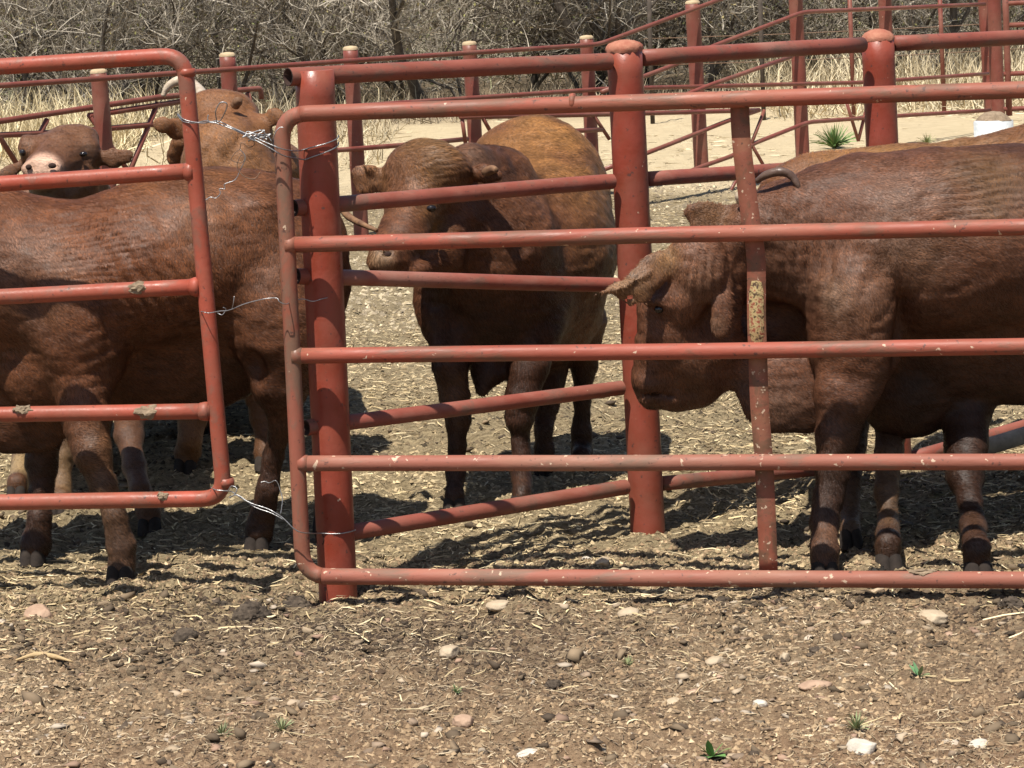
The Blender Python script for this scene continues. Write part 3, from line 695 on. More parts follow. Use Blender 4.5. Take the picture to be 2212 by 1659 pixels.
wire([wp(455, 1052, 8.74), wp(465, 1058, 8.68), wp(482, 1060, 8.67), wp(500, 1062, 8.65), wp(520, 1075, 8.62), wp(545, 1088, 8.60), wp(580, 1100, 8.58), wp(610, 1118, 8.57), wp(635, 1142, 8.565), wp(655, 1151, 8.58), wp(690, 1152, 8.685), wp(730, 1153, 8.686), wp(755, 1149, 8.70), wp(768, 1145, 8.74)], .0023, M['wire'], tw)
wire([wp(492, 1062, 8.65), wp(500, 1050, 8.64), wp(512, 1056, 8.63), wp(505, 1070, 8.63), wp(495, 1075, 8.63), wp(515, 1070, 8.62), wp(550, 1095, 8.6), wp(585, 1108, 8.58), wp(612, 1122, 8.57)], .0022, M['wire'], tw)
wire([wp(563, 1042, 8.62), wp(572, 1040, 8.62), wp(582, 1043, 8.61), wp(594, 1038, 8.6), wp(600, 1044, 8.6), wp(605, 1058, 8.6), wp(610, 1080, 8.59), wp(606, 1112, 8.575)], .0019, M['wire'], tw)

# ============================================================ far pen / chute
FA = G(765, 508); FB = G(1517, 385); FAR = Plane(FA, FB)
far = thing('chute_fence', 'long thin-railed red fence with pale capped posts beyond the cattle', 'fence', FA * (1, 1, 0))
def farpost(xt, yt, xb, plane, r=.062, cap='flat', capm=None, parent=None, m=None, ytop_off=None):
    p = plane.p(xb, 400); base = np.array([p[0], p[1], 0.0]); top = W(xt, yt, base[1])
    post_geo(base, top, r, parent, m or M['farred'], capm or M['captan'], cap, int(xt), bury=.1)
for xt, yt, xb in [(213, 158, 236), (491, 122, 512), (757, 108, 775), (1014, 97, 1033), (1267, 84, 1282), (1496, 8, 1517), (1717, -40, 1736), (1909, -60, 1925), (2122, -70, 2145), (-60, 170, -40)]:
    farpost(xt, yt, xb, FAR, .056 if xt < 1400 else .064, parent=far)
FR = FAR.off(-.075)
if (FR.a - FAR.a)[1] > 0: FR = FAR.off(.075)
FR2 = Plane(FR.a, FR.b)
def farrail(pts, r, parent, plane=None, rb=.12, name='rail'):
    global seed; seed += 1
    pl = plane or FR2; P = [pl.p(*x) for x in pts]
    P = bend(P, rb, 6) if len(P) > 2 else P
    mb = MB(); mb.tube(dense(P, .4), r, 12); mb.build(name, M['farred'], parent)
for pts in [[(-300, 206), (413, 156), (774, 130), (1293, 96), (1700, -55), (2300, -90)],
            [(640, 238), (1308, 192), (1865, 178), (2134, 159)],
            [(560, 337), (735, 324), (887, 312), (1010, 300)]]:
    farrail(pts, .0185, far)
# second, nearer fence line of the chute, running in front of the ramp
C1 = G(1397, 470); 
FN = Plane(FAR.a - np.array([0, 1.4]), FAR.b - np.array([0, 1.4]))
ramp_ = thing('loading_ramp', 'red pipe loading ramp side with slanting rails and crossed braces right of the capped posts', 'loading ramp', G(1600, 420) * (1, 1, 0))
for pts in [[(1300, 199), (1455, 141), (1537, 101), (1735, 26), (2127, 9)],
            [(1440, 222), (1530, 185), (1710, 122)],
            [(1300, 368), (1438, 315), (1577, 259), (1640, 238)],
            [(1440, 392), (1504, 364), (1584, 336), (1626, 311), (1745, 264), (1865, 255), (2138, 238)],
            [(995, 253), (1313, 247), (1640, 238)], [(1140, 289), (1237, 283), (1300, 280)]]:
    farrail(pts, .0185, ramp_, FN)
for pts in [[(1651, 238), (1623, 311)], [(1623, 311), (1652, 362)], [(1830, 225), (1854, 304)], [(1872, 232), (1854, 304)],
            [(1605, 360), (1567, 434)], [(1360, 380), (1430, 493)], [(1283, 250), (1316, 300)], [(998, 255), (1006, 312)], [(1042, 253), (1060, 285)]]:
    farrail(pts, .015, ramp_, FN, name='brace')
for x0, x1 in [(2145, 2160)]:
    farpost(x0, -60, x1, FN, .066, parent=ramp_)
# left cross-braced panel
panel = thing('braced_panel', 'leaning red pipe panel with crossed braces behind the left cattle heads', 'fence panel', G(200, 560) * (1, 1, 0))
FL = Plane(G(0, 600), G(600, 500))
for pts in [[(-200, 288), (0, 262), (343, 210), (563, 191), (565, 214)], [(192, 250), (400, 218)], [(-200, 306), (0, 292), (150, 285), (340, 268), (595, 250)], [(200, 378), (400, 360), (640, 345)]]:
    farrail(pts, .0205, panel, FL, .03)
for pts in [[(341, 222), (259, 423)], [(192, 247), (304, 409)], [(-30, 250), (38, 357)], [(102, 258), (60, 340)], [(535, 200), (550, 260)]]:
    farrail(pts, .019, panel, FL, name='brace')
# pens gate at far right and thin fence beyond
FG = Plane(G(2100, 330), G(2400, 315))
rg_ = thing('pipe_gate', 'far dark red four-bar gate at the right edge of the picture', 'gate', G(2180, 330) * (1, 1, 0))
for y0, y1 in [(8, -2), (55, 50), (160, 153), (236, 229)]:
    farrail([(2168, y0), (2600, y1 - 12)], .022, rg_, FG)
farrail([(2170, -60), (2180, 250)], .03, rg_, FG, name='frame')
FT = Plane(G(1845, 250), G(2040, 243))
wf = thing('wire_fence', 'thin dark posts and slack wires of a stock fence before the dry grass', 'fence', G(1845, 250) * (1, 1, 0))
for x0, x1, yb in [(1400, 1410, 268), (1640, 1650, 258), (1833, 1845, 250), (2028, 2040, 243), (2230, 2240, 235)]:
    p = FT.p(x1, yb); p[2] = -.05; mb = MB(); mb.tube([p, W(x0, -70, p[1])], .026, 8); mb.build('post', M['farred'] if x0 > 1700 else M['darkpost'], wf)
for dy in (60, 118, 170):
    mb = MB(); mb.tube(line(FT.p(1390, dy + 24), FT.p(2300, dy - 18), 1.5, .02), .005, 5); mb.build('wire_strand', M['rusty'], wf)
# white painted footing under the far post
fb = G(2147, 334); fo = thing('concrete_footing', 'white painted footing with a rough tan top below a far red post', 'footing', fb)
mb = MB(); mb.lathe(fb, [(-.1, .17), (0, .17), (.14, .185), (.145, .178), (.30, .18), (.315, .16)], 20, rough=.012, seed=2); mb.build('block', M['block'], fo)
mb = MB(); mb.lathe(fb, [(.31, .165), (.35, .135), (.385, .07), (.395, .001)], 20, rough=.06, seed=3); mb.build('top', M['mud'], fo)
# grey pole on the ground behind right bull
a = G(2060, 985, .1); bb = G(2330, 905, .16); mb = MB(); mb.tube(line(a, bb, .2, wob=.01), .033, 12)
tag(mb.build('loose_pole', M['log']), 'weathered grey pole lying behind the legs of the right cow', 'pole')

M['tailc'] = simple('tail_hair', [(.3, (.07, .03, .018)), (.7, (.22, .12, .06))], 30, .7)
# ============================================================ cattle: smooth implicit bodies
class Body:
    def __init__(s, vox=.0105): s.pr = []; s.cuts = []; s.vox = vox; s.spots = []; s.wr = []
    def ch(s, pts, k=.045, sy=1.0):
        """chain of tapered capsules; pts (px,py,Y,r_px)"""
        q = [(W(a, b, c), r * mpp(a, b, c)) for a, b, c, r in pts]
        if len(q) == 1: q = q * 2
        for (a, ra), (b, rb) in zip(q[:-1], q[1:]): s.pr.append((a, ra, b, rb, k, sy))
        return s
    def el(s, px, py, Y, rx, ry, rz, rot=0, k=.045):
        m = mpp(px, py, Y); s.pr.append(('e', W(px, py, Y), np.array([rx * m, rz, ry * m]), math.radians(rot), k)); return s
    def hollow(s, px, py, Y, rx, ry, rz, rot=0, k=.03):
        m = mpp(px, py, Y); s.cuts.append((W(px, py, Y), (np.array([rx * m, rz, ry * m]), math.radians(rot)), k)); return s
    def cut(s, px, py, Y, r, k=.01): s.cuts.append((W(px, py, Y), r * mpp(px, py, Y), k)); return s
    def spot(s, px, py, Y, r, col, st=1.0): s.spots.append((W(px, py, Y), r * mpp(px, py, Y), np.array(col), st)); return s
    def fold(s, px, py, Y, r, rot, lam, amp):
        """skin folds: waves with crests at angle rot in the picture"""
        a = math.radians(rot); s.wr.append((W(px, py, Y), r * mpp(px, py, Y), np.array([-math.sin(a), 0.3, math.cos(a)]), lam, amp)); return s
    def build(s, base, parent, seed=0, nhair=60000, hairlen=.017, hl=1.1, haircurl=.5, legdark=.85):
        lo = np.full(3, 1e9); hi = -lo
        for p in s.pr:
            if isinstance(p[0], str): c, r = p[1], p[2].max(); lo = np.minimum(lo, c - r); hi = np.maximum(hi, c + r)
            else:
                for c, r in ((p[0], p[1]), (p[2], p[3])): lo = np.minimum(lo, c - r); hi = np.maximum(hi, c + r)
        lo -= .05; hi += .05; v = s.vox; dims = np.ceil((hi - lo) / v).astype(int) + 1
        Fd = np.full(dims, .3, np.float32)
        ax = [lo[i] + v * np.arange(dims[i]) for i in range(3)]
        def box(l, h):
            i0 = np.clip(((l - lo) / v).astype(int) - 1, 0, dims - 1); i1 = np.clip(((h - lo) / v).astype(int) + 2, 1, dims)
            sl = tuple(slice(a, b) for a, b in zip(i0, i1))
            g = [ax[i][sl[i]].astype(np.float32) for i in range(3)]
            return sl, g[0][:, None, None], g[1][None, :, None], g[2][None, None, :]
        for p in s.pr:
            if isinstance(p[0], str):
                _, c, r, ro, k = p; mr = r.max() + k + .04; sl, x, y, z = box(c - mr, c + mr)
                x = x - c[0]; y = y - c[1]; z = z - c[2]; cr, sr = math.cos(ro), math.sin(ro)
                u = (x * cr + z * sr) / r[0]; w_ = (-x * sr + z * cr) / r[2]; yy = y / r[1]
                k0 = np.sqrt(u * u + w_ * w_ + yy * yy); k1 = np.sqrt((u / r[0]) ** 2 + (w_ / r[2]) ** 2 + (yy / r[1]) ** 2) + 1e-6
                d = k0 * (k0 - 1) / k1
            else:
                a, ra, b, rb, k, sy = p; mr = k + .04
                l = np.minimum(a - ra, b - rb) - mr; h = np.maximum(a + ra, b + rb) + mr; sl, x, y, z = box(l, h)
                ab = b - a; aby = ab[1] / sy; L2 = ab[0] ** 2 + aby ** 2 + ab[2] ** 2 + 1e-9
                dx = x - a[0]; dy = (y - a[1]) / sy; dz = z - a[2]
                t = np.clip((dx * ab[0] + dy * aby + dz * ab[2]) / L2, 0, 1)
                d = (np.sqrt((dx - t * ab[0]) ** 2 + (dy - t * aby) ** 2 + (dz - t * ab[2]) ** 2) - (ra + (rb - ra) * t)) * min(1, sy * 1.0 + .0)
            cur = Fd[sl]; hh = np.clip(.5 + .5 * (cur - d) / k, 0, 1)
            Fd[sl] = cur * (1 - hh) + d * hh - k * hh * (1 - hh)
        for c, r, k in s.cuts:
            if isinstance(r, tuple):
                rr, ro = r; mr = rr.max() + k + .02; sl, x, y, z = box(c - mr, c + mr); x = x - c[0]; y = y - c[1]; z = z - c[2]; cr, sr = math.cos(ro), math.sin(ro)
                u = (x * cr + z * sr) / rr[0]; w_ = (-x * sr + z * cr) / rr[2]; yy = y / rr[1]
                k0 = np.sqrt(u * u + w_ * w_ + yy * yy); k1 = np.sqrt((u / rr[0]) ** 2 + (w_ / rr[2]) ** 2 + (yy / rr[1]) ** 2) + 1e-6
                d = -k0 * (k0 - 1) / k1
            else:
                mr = r + .03; sl, x, y, z = box(c - mr, c + mr)
                d = r - np.sqrt((x - c[0]) ** 2 + (y - c[1]) ** 2 + (z - c[2]) ** 2)
            cur = Fd[sl]
            hh = np.clip(.5 - .5 * (cur - d) / k, 0, 1); Fd[sl] = cur * (1 - hh) + d * hh + k * hh * (1 - hh)
        # surface nets
        neg = Fd < 0; nxc = tuple(dims - 1)
        acc = np.zeros((*nxc, 3), np.float32); cnt = np.zeros(nxc, np.float32)
        cnr = [(i, j, k) for i in (0, 1) for j in (0, 1) for k in (0, 1)]
        def sub(A, o): return A[o[0]:o[0] + nxc[0], o[1]:o[1] + nxc[1], o[2]:o[2] + nxc[2]]
        for a in cnr:
            for axn in range(3):
                if a[axn]: continue
                b = list(a); b[axn] = 1; b = tuple(b)
                fa, fb_ = sub(Fd, a), sub(Fd, b); m = (sub(neg, a) != sub(neg, b))
                t = fa[m] / (fa[m] - fb_[m]); pt = np.tile(np.array(a, np.float32), (len(t), 1)); pt[:, axn] = t
                acc[m] += pt; cnt[m] += 1
        act = cnt > 0; ids = np.full(nxc, -1, np.int32); ids[act] = np.arange(act.sum())
        cell = np.argwhere(act); V = (cell + acc[act] / cnt[act][:, None]) * v + lo
        Fs = []
        for axn in range(3):
            o = [(1, 2), (2, 0), (0, 1)][axn]
            A = neg[tuple(slice(0, -1) if i == axn else slice(1, -1) for i in range(3))]
            B = neg[tuple(slice(1, None) if i == axn else slice(1, -1) for i in range(3))]
            e = np.argwhere(A != B); sgn = A[A != B]
            e[:, o[0]] += 1; e[:, o[1]] += 1
            def idd(d0, d1):
                q = e.copy(); q[:, o[0]] -= d0; q[:, o[1]] -= d1; return ids[q[:, 0], q[:, 1], q[:, 2]]
            quad = np.stack([idd(1, 1), idd(0, 1), idd(0, 0), idd(1, 0)], -1)
            quad[~sgn] = quad[~sgn][:, ::-1]; Fs.append(quad)
        Fq = np.concatenate(Fs); Fq = Fq[(Fq >= 0).all(1)]
        def normals(V):
            n = np.cross(V[Fq[:, 2]] - V[Fq[:, 0]], V[Fq[:, 3]] - V[Fq[:, 1]]); out = np.zeros_like(V)
            for i in range(4): np.add.at(out, Fq[:, i], n)
            return out / (np.linalg.norm(out, axis=1)[:, None] + 1e-9)
        # a touch of smoothing
        for _ in range(2):
            sm = np.zeros_like(V); c_ = np.zeros(len(V))
            for i in range(4):
                np.add.at(sm, Fq[:, i], V[Fq[:, (i + 1) % 4]] + V[Fq[:, (i - 1) % 4]]); np.add.at(c_, Fq[:, i], 2)
            V = V * .5 + .5 * sm / c_[:, None]
        Nn = normals(V)
        dsp = noise(V, 5, seed) * .009 + noise(V, 12, seed + 1) * .005 + noise(V * np.array([1, 1, 2.2]), 24, seed + 2) * .0028
        for c, r, dr, lam, amp in s.wr:
            d2 = ((V - c) ** 2).sum(1) / r ** 2; m = np.exp(-d2 * 1.4); ph = (V @ dr) / lam * 2 * math.pi + noise(V, 7, seed + 5) * 2.6 + noise(V, 17, seed + 6) * 1.3
            dsp += amp * m * (np.abs(np.sin(ph * .5)) * 2 - 1.2)
        V = V + Nn * dsp[:, None]; V[:, 2] = np.maximum(V[:, 2], -.02); Nn = normals(V)
        col = np.tile(np.array(base), (len(V), 1)).astype(float)
        nv = noise(V, 2.3, seed + 9) * .5 + .5
        col = col * (0.8 + .4 * nv)[:, None]
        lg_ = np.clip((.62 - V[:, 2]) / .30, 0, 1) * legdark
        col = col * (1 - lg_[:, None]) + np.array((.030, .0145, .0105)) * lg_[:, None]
        for c, r, cc, st in s.spots:
            m = np.exp(-(((V - c) ** 2).sum(1) / r ** 2) ** 1.6) * st; m = np.clip(m * (.75 + .5 * noise(V, 9, seed + 11)), 0, 1)
            col = col * (1 - m[:, None]) + cc * m[:, None]
        col[:, 2] *= .80
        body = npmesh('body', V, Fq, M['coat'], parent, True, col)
        # fur: short curved tufts lying down along the coat
        if nhair:
            rg = np.random.RandomState(abs(int(seed))); A = np.linalg.norm(np.cross(V[Fq[:, 2]] - V[Fq[:, 0]], V[Fq[:, 3]] - V[Fq[:, 1]]), axis=1)
            fc = V[Fq].mean(1); vis = (Nn[Fq[:, 0]] * (np.array([0, 0, 2.0]) - fc)).sum(1) > -.9
            A = A * np.where(vis, 1, .15); f = rg.choice(len(Fq), nhair, p=A / A.sum())
            u, w_ = rg.rand(nhair, 1), rg.rand(nhair, 1); q = V[Fq[f]]
            P = (q[:, 0] * (1 - u) + q[:, 1] * u) * (1 - w_) + (q[:, 3] * (1 - u) + q[:, 2] * u) * w_
            n = Nn[Fq[f, 0]]
            flow = np.array([.55, 0, -.75]) + np.stack([noise(P, 5, 61), noise(P, 5, 62), noise(P, 5, 63)], -1) * haircurl * 1.6 + rg.randn(nhair, 3) * .18
            flow -= n * (flow * n).sum(1)[:, None]; flow /= np.linalg.norm(flow, axis=1)[:, None] + 1e-9
            L = hairlen * .80 * (.5 + rg.rand(nhair, 1)); sd_ = np.cross(n, flow) * .0010
            mid = P + flow * L * .5 + n * L * .09; tip = P + flow * L + n * L * .07
            HV = np.stack([P - sd_, P + sd_, mid + sd_ * .8, mid - sd_ * .8, tip], 1).reshape(-1, 3)
            b = np.arange(nhair) * 5; hc = col[Fq[f, 0]] * (hl * (.45 + .85 * rg.rand(nhair, 1))) * (1 + .45 * np.sign(noise(P * np.array([1, 1, 2.2]), 22, 64)) * np.abs(noise(P * np.array([1, 1, 2.2]), 22, 64)) ** .7 * .75)[:, None].clip(.45, 1.6) * (1 + .15 * noise(P, 5, 65))[:, None]
            npmesh('hair', HV, [np.stack([b, b + 1, b + 2, b + 3], -1), np.stack([b + 3, b + 2, b + 4], -1)], M['hair'], parent, False, np.repeat(hc, 5, 0))
        return V
def hoof(px, py, Y, w_, parent, face=0.0, m=None):
    """cloven hoof: two wedge toes, flat below; px,py is the point on the ground under it"""
    c = W(px, py, Y); c[2] = .0; s = w_
    mb = MB()
    for sx in (-1, 1):
        prof = [(0.0, 1.0), (.014, .98), (.032, .9), (.05, .78), (.06, .5)]
        th = np.arange(14) * 2 * math.pi / 14; V = []
        for h, r in prof:
            x = np.cos(th) * s * .56 * r + sx * s * .36; y = np.sin(th) * s * 1.15 * r - (0.07 - h) * .45
            V.append(np.stack([x * math.cos(face) - y * math.sin(face), x * math.sin(face) + y * math.cos(face), np.full(14, h - .008)], -1) + c)
        V = np.concatenate(V); j = np.arange(14); F = np.concatenate([np.stack([i * 14 + j, i * 14 + (j + 1) % 14, (i + 1) * 14 + (j + 1) % 14, (i + 1) * 14 + j], -1) for i in range(4)])
        mb.V.append(V); mb.F4.append(F + mb.n); mb.n += len(V)
    mb.build('hoof', m or M['hoof'], parent)
def ball(name, px, py, Y, rx, ry, rz, m, parent):
    c = W(px, py, Y); s = mpp(px, py, Y); th = np.arange(18) * 2 * math.pi / 18; V = []
    for ph in np.linspace(.02, math.pi - .02, 11):
        V.append(np.stack([np.cos(th) * math.sin(ph) * rx * s, np.sin(th) * math.sin(ph) * rz, np.full(18, math.cos(ph) * ry * s)], -1) + c)
    V = np.concatenate(V); j = np.arange(18); F = np.concatenate([np.stack([i * 18 + j, (i + 1) * 18 + j, (i + 1) * 18 + (j + 1) % 18, i * 18 + (j + 1) % 18], -1) for i in range(10)])
    npmesh(name, V, F, m, parent, True)
def hornpart(pts, m, parent):
    P = catmull([W(a, b, c) for a, b, c, r in pts], 6); R = np.interp(np.linspace(0, 1, len(P)), np.linspace(0, 1, len(pts)), [r * mpp(a, b, c) for a, b, c, r in pts])
    mb = MB(); mb.tube(P, R, 14, wob=.02, seed=3); mb.build('horn', m, parent)
def GYd(px, py): return G(px, py)[1]
def leg(B, pts, hoofw, foot, parent, k=.03, hoof_on=True, m=None, face=0.0):
    """pts down to the fetlock; foot=(px,py) ground contact"""
    pts = [(a, b_, c, rr * (1 if i == 0 else .95 if i == 1 else .88)) for i, (a, b_, c, rr) in enumerate(pts)]
    Yf = GYd(*foot); B.ch(pts, k * .8); r = pts[-1][3]
    B.ch([pts[-1], (foot[0], foot[1] - r * 1.4, Yf, r * .82), (foot[0], foot[1] - r * .85, Yf, r * .95)], k * .6)
    if hoof_on: hoof(foot[0], foot[1], Yf, hoofw * .95, parent, face, m)
BROWN = (.118, .045, .025); DARKB = (.070, .025, .015); TAN = (.24, .105, .040); GREYB = (.13, .068, .045)
GRP = 'brown cattle standing in the pen'

# ---- the big cow on the left, side on, its head beyond the frame
A = thing('cow', 'big brown cow side on behind the left gate, its head out of view', 'cow', G(330, 1200), GRP)
B = Body()
B.ch([(-330, 640, 9.3, 95), (-200, 560, 9.4, 120), (-20, 582, 9.45, 165), (130, 616, 9.45, 162), (330, 578, 9.45, 176), (460, 548, 9.5, 174), (545, 545, 9.55, 176)], .09, 1.0)
B.ch([(-40, 690, 9.5, 150), (130, 716, 9.52, 152), (330, 722, 9.54, 156), (450, 704, 9.56, 150), (520, 650, 9.58, 130)], .10, .68)
B.ch([(600, 565, 9.6, 160), (610, 600, 9.6, 150)], .09, .9)
B.ch([(-420, 760, 9.2, 48), (-360, 680, 9.25, 78)], .06)                    # head outside the frame
B.el(178, 700, 9.27, 105, 170, .14, -8, .06)
B.el(110, 800, 9.45, 120, 105, .22, 0, .07)
B.ch([(-60, 850, 9.4, 50), (30, 890, 9.4, 70), (95, 900, 9.4, 62)], .05, .3)
B.el(600, 690, 9.36, 108, 150, .16, 10, .06)
B.el(560, 455, 9.4, 60, 50, .12, 0, .06)                                    # hip bone
leg(B, [(180, 800, 9.28, 82), (184, 900, 9.2, 54), (200, 980, 9.14, 43), (222, 1050, 9.12, 32), (247, 1115, 9.1, 30), (260, 1180, GYd(262, 1246), 37)], .055, (262, 1246), A, .03)
leg(B, [(95, 850, 9.55, 75), (95, 930, 9.5, 45), (90, 1000, 9.5, 39), (89, 1060, 9.48, 27), (86, 1120, 9.46, 28), (76, 1170, GYd(73, 1208), 34)], .052, (73, 1208), A, .03)
leg(B, [(605, 740, 9.36, 100), (605, 825, 9.36, 70), (610, 905, 9.4, 39), (590, 985, 9.45, 27), (578, 1055, 9.45, 25), (568, 1110, 9.47, 28), (560, 1145, GYd(556, 1183), 34)], .052, (556, 1183), A, .03)
leg(B, [(660, 690, 9.75, 90), (698, 810, 9.78, 56), (722, 888, 9.8, 34), (716, 975, 9.8, 26), (710, 1060, 9.8, 26), (705, 1100, 9.8, 32)], .05, (702, 1140), A, .03)
B.hollow(232, 760, 9.10, 14, 110, .06, -6).hollow(505, 560, 9.12, 40, 90, .05, 15, .05).hollow(60, 640, 9.12, 26, 120, .05, 20, .05).hollow(545, 800, 9.25, 26, 40, .05, 0, .03)
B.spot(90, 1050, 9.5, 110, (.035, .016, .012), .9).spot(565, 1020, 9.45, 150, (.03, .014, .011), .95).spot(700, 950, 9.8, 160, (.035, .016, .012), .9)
B.spot(250, 470, 9.3, 260, (.14, .045, .018), .8).spot(430, 400, 9.4, 170, (.18, .075, .035), .6).spot(60, 620, 9.2, 120, (.14, .075, .055), .7)
B.spot(250, 1120, 9.1, 110, (.19, .11, .08), .7).spot(240, 960, 9.1, 80, (.17, .085, .05), .6).spot(480, 900, 9.4, 260, (.05, .02, .013), .7)  # sunlit near leg painted paler, belly shade painted as darker coat
B.spot(600, 620, 9.3, 120, (.10, .045, .028), .6)
B.fold(200, 520, 9.2, 150, 5, .022, .0035).fold(350, 620, 9.2, 120, -60, .05, .006).fold(250, 800, 9.1, 90, 20, .045, .005).fold(540, 500, 9.3, 150, -50, .05, .0012)
B.build(BROWN, A, 3, 170000)
mb = MB(); P = catmull([W(a, b, c) for a, b, c in [(640, 400, 9.75), (715, 420, 9.85), (750, 465, 9.75), (782, 484, 9.65), (814, 498, 9.6)]], 6)
mb.tube(P, np.linspace(.020, .007, len(P)), 12, wob=.04, seed=4); mb.build('tail', M['tailc'], A)

# ---- young cow looking over its back
Bc = thing('cow', 'brown cow with a pink nose facing the camera over the big left cow', 'cow', G(130, 1115), GRP)
B = Body(.0085)
B.el(132, 330, 10.25, 76, 56, .115, 0, .04).el(160, 300, 10.3, 55, 34, .09, 0, .04).el(60, 320, 10.22, 22, 30, .05, 0, .03).el(192, 330, 10.22, 24, 34, .05, 0, .03)
B.ch([(125, 345, 10.18, 58), (100, 370, 10.04, 46), (92, 372, 9.98, 42)], .03)
B.el(90, 362, 9.94, 46, 24, .035, 0, .02)
B.ch([(165, 390, 10.2, 44), (125, 415, 10.08, 34), (92, 424, 10.02, 30)], .03)
B.el(172, 395, 10.25, 44, 52, .12, 0, .04)
B.ch([(-30, 430, 10.7, 40), (70, 450, 10.6, 50), (60, 520, 10.7, 90)], .05).ch([(120, 430, 10.38, 46), (150, 440, 10.4, 60)], .04)
B.ch([(170, 400, 10.4, 62), (165, 480, 10.5, 85), (160, 600, 10.7, 160), (175, 640, 11.2, 175), (190, 640, 11.9, 180)], .07)
B.ch([(210, 342, 10.25, 17), (245, 342, 10.22, 17), (272, 338, 10.2, 12), (290, 328, 10.2, 3)], .012, .35)
B.ch([(55, 352, 10.25, 14), (20, 372, 10.22, 16), (-10, 382, 10.2, 12)], .012, .35)
B.cut(61, 360, 9.905, 9).cut(114, 358, 9.905, 11)
leg(B, [(120, 780, 10.55, 80), (130, 900, 10.5, 44), (133, 980, 10.45, 33), (133, 1040, 10.4, 22), (131, 1075, 10.35, 27)], .048, (130, 1108), Bc)
leg(B, [(290, 780, 10.45, 70), (280, 870, 10.3, 40), (277, 940, 10.15, 34), (292, 1010, 10.0, 27), (305, 1060, 9.9, 25), (318, 1105, GYd(325, 1143), 30)], .05, (325, 1143), Bc)
leg(B, [(60, 780, 11.4, 70), (52, 900, 11.2, 38), (50, 980, 11.1, 26), (42, 1040, 10.9, 24)], .045, (38, 1072), Bc)
leg(B, [(215, 780, 11.9, 70), (210, 900, 11.9, 36), (210, 960, 11.9, 24), (208, 990, 11.9, 25)], .045, (208, 1022), Bc)
B.spot(90, 356, 9.92, 46, (.80, .50, .44), 2.2).spot(90, 368, 9.93, 30, (.50, .33, .29), .9).spot(92, 424, 10.0, 30, (.17, .12, .07), 1).spot(200, 322, 10.15, 28, (.035, .02, .013), .9)
B.spot(61, 360, 9.9, 9, (.10, .03, .03), 1.3).spot(114, 358, 9.9, 10, (.10, .03, .03), 1.3)
B.spot(40, 1000, 10.9, 90, (.33, .23, .14), .8).spot(133, 1040, 10.4, 80, (.30, .19, .11), .7).spot(170, 440, 10.3, 50, (.045, .02, .012), .6)
B.spot(150, 285, 10.3, 60, (.17, .085, .04), .7)
B.fold(165, 310, 10.2, 70, 10, .02, .0015)
B.build((.155, .066, .036), Bc, 13, 45000, .013, legdark=.5)
ball('nostril', 62, 361, 9.91, 7, 6, .010, M['hollow'], Bc); ball('nostril', 113, 358, 9.905, 9, 6, .010, M['hollow'], Bc)
ball('eye', 49, 330, 10.15, 7, 8, .014, M['eye'], Bc); ball('eye', 180, 333, 10.13, 9, 6, .014, M['eye'], Bc)

# ---- tan cow turned away with a raised neck
Cc = thing('cow', 'light brown cow with raised head, horn stub and creased neck between the gates', 'cow', G(500, 1020), GRP)
B = Body(.0095)
B.ch([(520, 640, 11.9, 190), (520, 640, 12.6, 185)], .08)
B.ch([(530, 560, 11.1, 155), (510, 430, 10.75, 112), (488, 345, 10.75, 88), (478, 290, 10.88, 72)], .05, .9)
B.el(478, 250, 10.95, 80, 54, .12, -8, .03).el(470, 224, 10.95, 62, 28, .1, -4, .03).el(545, 285, 10.85, 46, 40, .10, -20, .03)
B.el(600, 350, 11.0, 70, 50, .18, -30, .05)
B.ch([(415, 282, 10.86, 13), (380, 278, 10.80, 21), (350, 270, 10.76, 15), (330, 258, 10.76, 4)], .012, .3)
B.ch([(555, 258, 10.88, 12), (590, 252, 10.82, 17), (630, 262, 10.8, 4)], .012, .3)
B.ch([(395, 300, 10.9, 22), (378, 340, 10.95, 20)], .03, .5)
leg(B, [(440, 720, 11.3, 70), (425, 850, 11.15, 40), (415, 900, 11.1, 33), (410, 950, 11.05, 25), (405, 975, GYd(402, 1012), 30)], .055, (402, 1012), Cc)
leg(B, [(560, 720, 11.3, 70), (570, 850, 11.2, 40), (572, 900, 11.15, 33), (574, 950, 11.1, 25), (575, 975, GYd(576, 1005), 30)], .055, (576, 1005), Cc)
for x in (450, 600): leg(B, [(x, 700, 12.6, 60), (x, 830, 12.6, 34), (x, 900, 12.6, 24)], .05, (x, 940), Cc)
B.spot(490, 330, 10.6, 75, (.27, .125, .06), 1.0).spot(450, 320, 10.7, 40, (.32, .16, .075), .8).spot(520, 240, 10.7, 60, (.22, .10, .05), .8).spot(410, 950, 11, 60, (.24, .12, .07), .8)
B.fold(490, 330, 10.65, 75, 84, .09, .009).fold(470, 225, 10.7, 60, -15, .03, .004)
B.build((.20, .085, .040), Cc, 23, 45000, .018, legdark=.5)
hornpart([(508, 228, 10.80, 10), (514, 219, 10.78, 11), (519, 215, 10.77, 6)], M['tailc'], Cc)
hornpart([(352, 208, 11.4, 5), (362, 188, 11.4, 8), (380, 176, 11.4, 10), (402, 174, 11.4, 11), (425, 190, 11.3, 12), (445, 215, 11.0, 13)], M['horn'], Cc)

